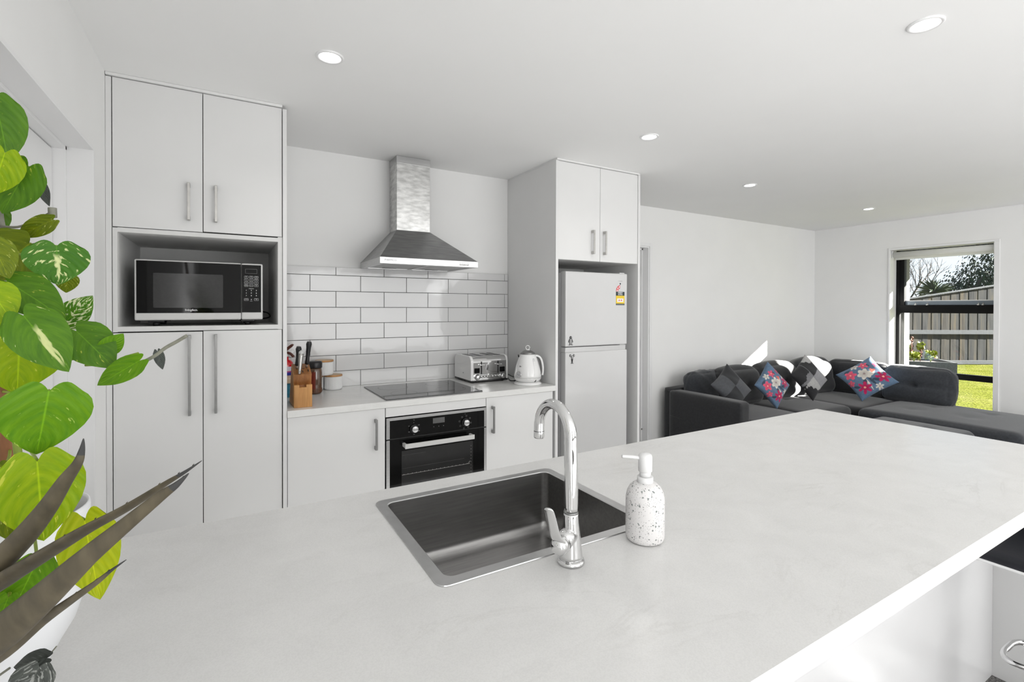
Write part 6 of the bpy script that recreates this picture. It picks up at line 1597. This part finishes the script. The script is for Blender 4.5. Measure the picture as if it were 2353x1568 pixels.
# trees beyond the fence
def at_dir(az_x, az_y): return Vector((az_x, az_y, -0.3))
t = thing('evergreen_tree', 'big dark evergreen tree rising behind the fence, at the right in the window', 'tree', (34.5, 8.2, -0.3))
bm = newbm(); tube(bm, [(34.5, 8.2, -0.3), (34.6, 8.3, 3.5)], [0.35, 0.2], 10); tube(bm, [(32.9, 9.4, -0.3), (32.6, 9.7, 2.2), (33.0, 9.2, 3.2)], [0.18, 0.14, 0.06], 8); obj('trunk', bm, 'bark', t)
bm = newbm(); rnd = random.Random(5)
CL = [((34.4, 8.6, 3.6), 2.1), ((33.4, 9.6, 2.6), 1.5), ((32.6, 10.3, 2.0), 1.1), ((36.0, 7.6, 4.4), 2.6), ((35.4, 8.2, 2.6), 2.2), ((31.9, 10.9, 1.6), 0.8), ((37.5, 6.6, 3.6), 2.6), ((33.8, 9.0, 1.6), 1.6), ((36.5, 7.0, 1.8), 2.4)]
for c, r in CL:
    for _ in range(int(1150 * r)):
        d = Vector((rnd.gauss(0, 1), rnd.gauss(0, 1), rnd.gauss(0, 1))).normalized() * r * (0.55 + 0.5 * rnd.random())
        d.z *= 0.85
        p = Vector(c) + d
        nv = (d.normalized() + Vector((rnd.uniform(-.6, .6), rnd.uniform(-.6, .6), rnd.uniform(-.2, .8)))).normalized()
        x, y = frame_of(nv); w = 0.075 * rnd.uniform(0.6, 1.4)
        bm.faces.new([bm.verts.new(p + x * w * a + y * w * b_) for a, b_ in ((-0.6, 0), (0, -1), (0.6, 0), (0, 1))])
obj('crown', bm, 'evergreen', t)
def bare_tree(name, label, base, h, seed, lean=0.0):
    t = thing(name, label, 'tree', base)
    bm = newbm(); rnd = random.Random(seed)
    def grow(p, d, ln, r, lev):
        pts = [p]; dd = d.copy()
        for k in range(4):
            dd = (dd + Vector((rnd.uniform(-.16, .16), rnd.uniform(-.16, .16), rnd.uniform(-.05, .13)))).normalized(); pts.append(pts[-1] + dd * ln / 4)
        tube(bm, pts, [r, r * .9, r * .8, r * .7, r * .58], 5 if lev else 7)
        if lev < 4:
            for k in range(4 if lev < 2 else 3):
                q = pts[rnd.choice((2, 3, 4))]
                nd = (dd + Vector((rnd.uniform(-.9, .9), rnd.uniform(-.9, .9), rnd.uniform(-.1, .7)))).normalized(); grow(q, nd, ln * rnd.uniform(.5, .72), r * .52, lev + 1)
    for k in range(3):
        grow(Vector(base) + Vector((rnd.uniform(-.3, .3), rnd.uniform(-.3, .3), 0)), Vector((rnd.uniform(-.25, .25) + lean, rnd.uniform(-.25, .25), 1)).normalized(), h * .42, 0.07, 0)
    obj('branches', bm, 'twig', t)
bare_tree('bare_tree', 'bare leafless tree behind the fence, at the left in the window', (26.5, 9.95, -0.3), 5.2, 21)
bm = newbm()
t = thing('cabbage_tree', 'small spiky-headed cabbage tree behind the fence, in the middle of the window', 'tree', (25.2, 8.55, -0.3))
tube(bm, [(25.2, 8.55, -0.3), (25.15, 8.6, 2.1)], [0.12, 0.08], 8); obj('trunk', bm, 'bark', t)
bm = newbm(); rnd = random.Random(9)
for _ in range(120):
    d = Vector((rnd.gauss(0, 1), rnd.gauss(0, 1), rnd.gauss(0.25, 0.9))).normalized(); p = Vector((25.15, 8.6, 2.1)); ln = rnd.uniform(.55, .85)
    x = d.cross(Vector((0, 0, 1))).normalized() * 0.03
    q = p + d * ln - Vector((0, 0, 0.12 * ln))
    bm.faces.new([bm.verts.new(v) for v in (p - x, p + x, p + d * ln * .6 + x, q, p + d * ln * .6 - x)])
obj('crown', bm, 'palm_leaf', t)
t = thing('low_hedge', 'low dark bushes behind the fence, between the bare tree and the evergreen', 'bush', (21.3, 7.3, -0.3))
bm = newbm()
for c, r in (((21.1, 7.45, 1.12), 0.60), ((22.1, 6.7, 1.30), 0.62), ((20.6, 8.4, 1.0), 0.48), ((22.8, 5.9, 1.3), 0.72)):
    for _ in range(420):
        d = Vector((rnd.gauss(0, 1), rnd.gauss(0, 1), rnd.gauss(0, 1))).normalized() * r * (0.5 + 0.5 * rnd.random()); p = Vector(c) + d
        x, y = frame_of((d + Vector((rnd.uniform(-.5, .5), rnd.uniform(-.5, .5), .3))).normalized()); w = 0.07 * rnd.uniform(0.6, 1.4)
        bm.faces.new([bm.verts.new(p + x * w * a + y * w * b_) for a, b_ in ((-0.6, 0), (0, -1), (0.6, 0), (0, 1))])
obj('foliage', bm, 'evergreen', t)
# ------------------------------------------------------------------ light
w = bpy.data.worlds.new('sky'); SC.world = w; w.use_nodes = True
nt = w.node_tree; bg = nt.nodes['Background']
tc = nt.nodes.new('ShaderNodeTexCoord'); sp = nt.nodes.new('ShaderNodeSeparateXYZ'); nt.links.new(tc.outputs['Generated'], sp.inputs[0])
rp = nt.nodes.new('ShaderNodeValToRGB'); el = rp.color_ramp.elements
el[0].position = 0.0; el[0].color = (0.80, 0.87, 0.92, 1); el[1].position = 0.35; el[1].color = (0.60, 0.74, 0.95, 1)
e = el.new(0.10); e.color = (0.86, 0.93, 1.0, 1)
nt.links.new(sp.outputs['Z'], rp.inputs['Fac']); nt.links.new(rp.outputs['Color'], bg.inputs['Color'])
bg.inputs['Strength'].default_value = 1.25
s = bpy.data.lights.new('sun', 'SUN'); s.energy = 80; s.angle = 0.009; s.color = (1.0, 0.96, 0.90)
so = bpy.data.objects.new('sun', s); COL.objects.link(so)
so.rotation_euler = Vector((-1.0, 0.83, -0.546)).to_track_quat('-Z', 'Y').to_euler()
def area(name, loc, dirv, sx, sy, en, col=(1, 1, 1)):
    l = bpy.data.lights.new(name, 'AREA'); l.shape = 'RECTANGLE'; l.size = sx; l.size_y = sy; l.energy = en; l.color = col
    o = bpy.data.objects.new(name, l); COL.objects.link(o); o.location = loc
    o.rotation_euler = Vector(dirv).to_track_quat('-Z', 'Y').to_euler()
    return o
# daylight from the glazed front wall behind the camera and a slider on the right
area('front_window_light', (2.9, YF + 0.06, 1.25), (0, 1, 0.0), 3.4, 1.9, 81, (0.995, 0.997, 1.0))
area('slider_light', (XR - 0.06, -1.6, 1.15), (-1, 0, 0.0), 2.4, 2.0, 7, (0.98, 0.99, 1.0))
area('left_fill_light', (XL + 0.05, -1.6, 1.2), (1, 0, 0.0), 1.8, 1.9, 36, (0.995, 0.997, 1.0))  # added fill on the solid left wall, lifts the side panels
area('bounce_fill_light', (2.6, -2.2, 0.12), (0, 0.0, 1), 5.0, 3.0, 126, (1.0, 0.996, 0.99))  # added fill lamp near the floor, faces up to lighten the ceiling
area('aisle_fill_light', (1.1, 1.95, 0.06), (0, 0, 1), 2.6, 0.9, 7.0, (1.0, 0.996, 0.99))  # added fill lamp on the aisle floor, imitates bounce onto the lower cabinets
area('living_fill_light', (3.8, -1.2, ZC - 0.03), (0.55, 0.35, -0.8), 1.6, 2.2, 42, (1.0, 0.996, 0.99))  # added fill under the ceiling, no fitting there, brightens the right wall

# ------------------------------------------------------------------ camera (measured from the vanishing points)
cd = bpy.data.cameras.new('camera'); cam = bpy.data.objects.new('camera', cd); COL.objects.link(cam); SC.camera = cam
cd.sensor_fit = 'HORIZONTAL'; cd.sensor_width = 36.0
cd.lens = 1122.424 * 36.0 / 2353.0
cd.shift_x = 0.0
cd.shift_y = -(784.0 - 715.894) / 2353.0
cd.clip_start = 0.02; cd.clip_end = 300
Fv = Vector((0.503743, 0.863819, -0.007783)); Rv = Vector((0.863852, -0.503740, 0.002458)); Uv = Vector((0.001797, 0.007961, 0.999967))
mw = Matrix((Rv, Uv, -Fv)).transposed().to_4x4(); mw.translation = (0, 0, 1.41)
cam.matrix_world = mw

SC.view_settings.view_transform = 'Standard'
SC.view_settings.look = 'None'
SC.view_settings.exposure = 0.01
SC.cycles.use_denoising = True
SC.cycles.use_adaptive_sampling = True
SC.cycles.adaptive_threshold = 0.045
SC.cycles.max_bounces = 7
SC.cycles.diffuse_bounces = 4
SC.cycles.glossy_bounces = 4
SC.cycles.transparent_max_bounces = 8
SC.cycles.caustics_reflective = False
SC.cycles.caustics_refractive = False
SC.cycles.sample_clamp_indirect = 6.0
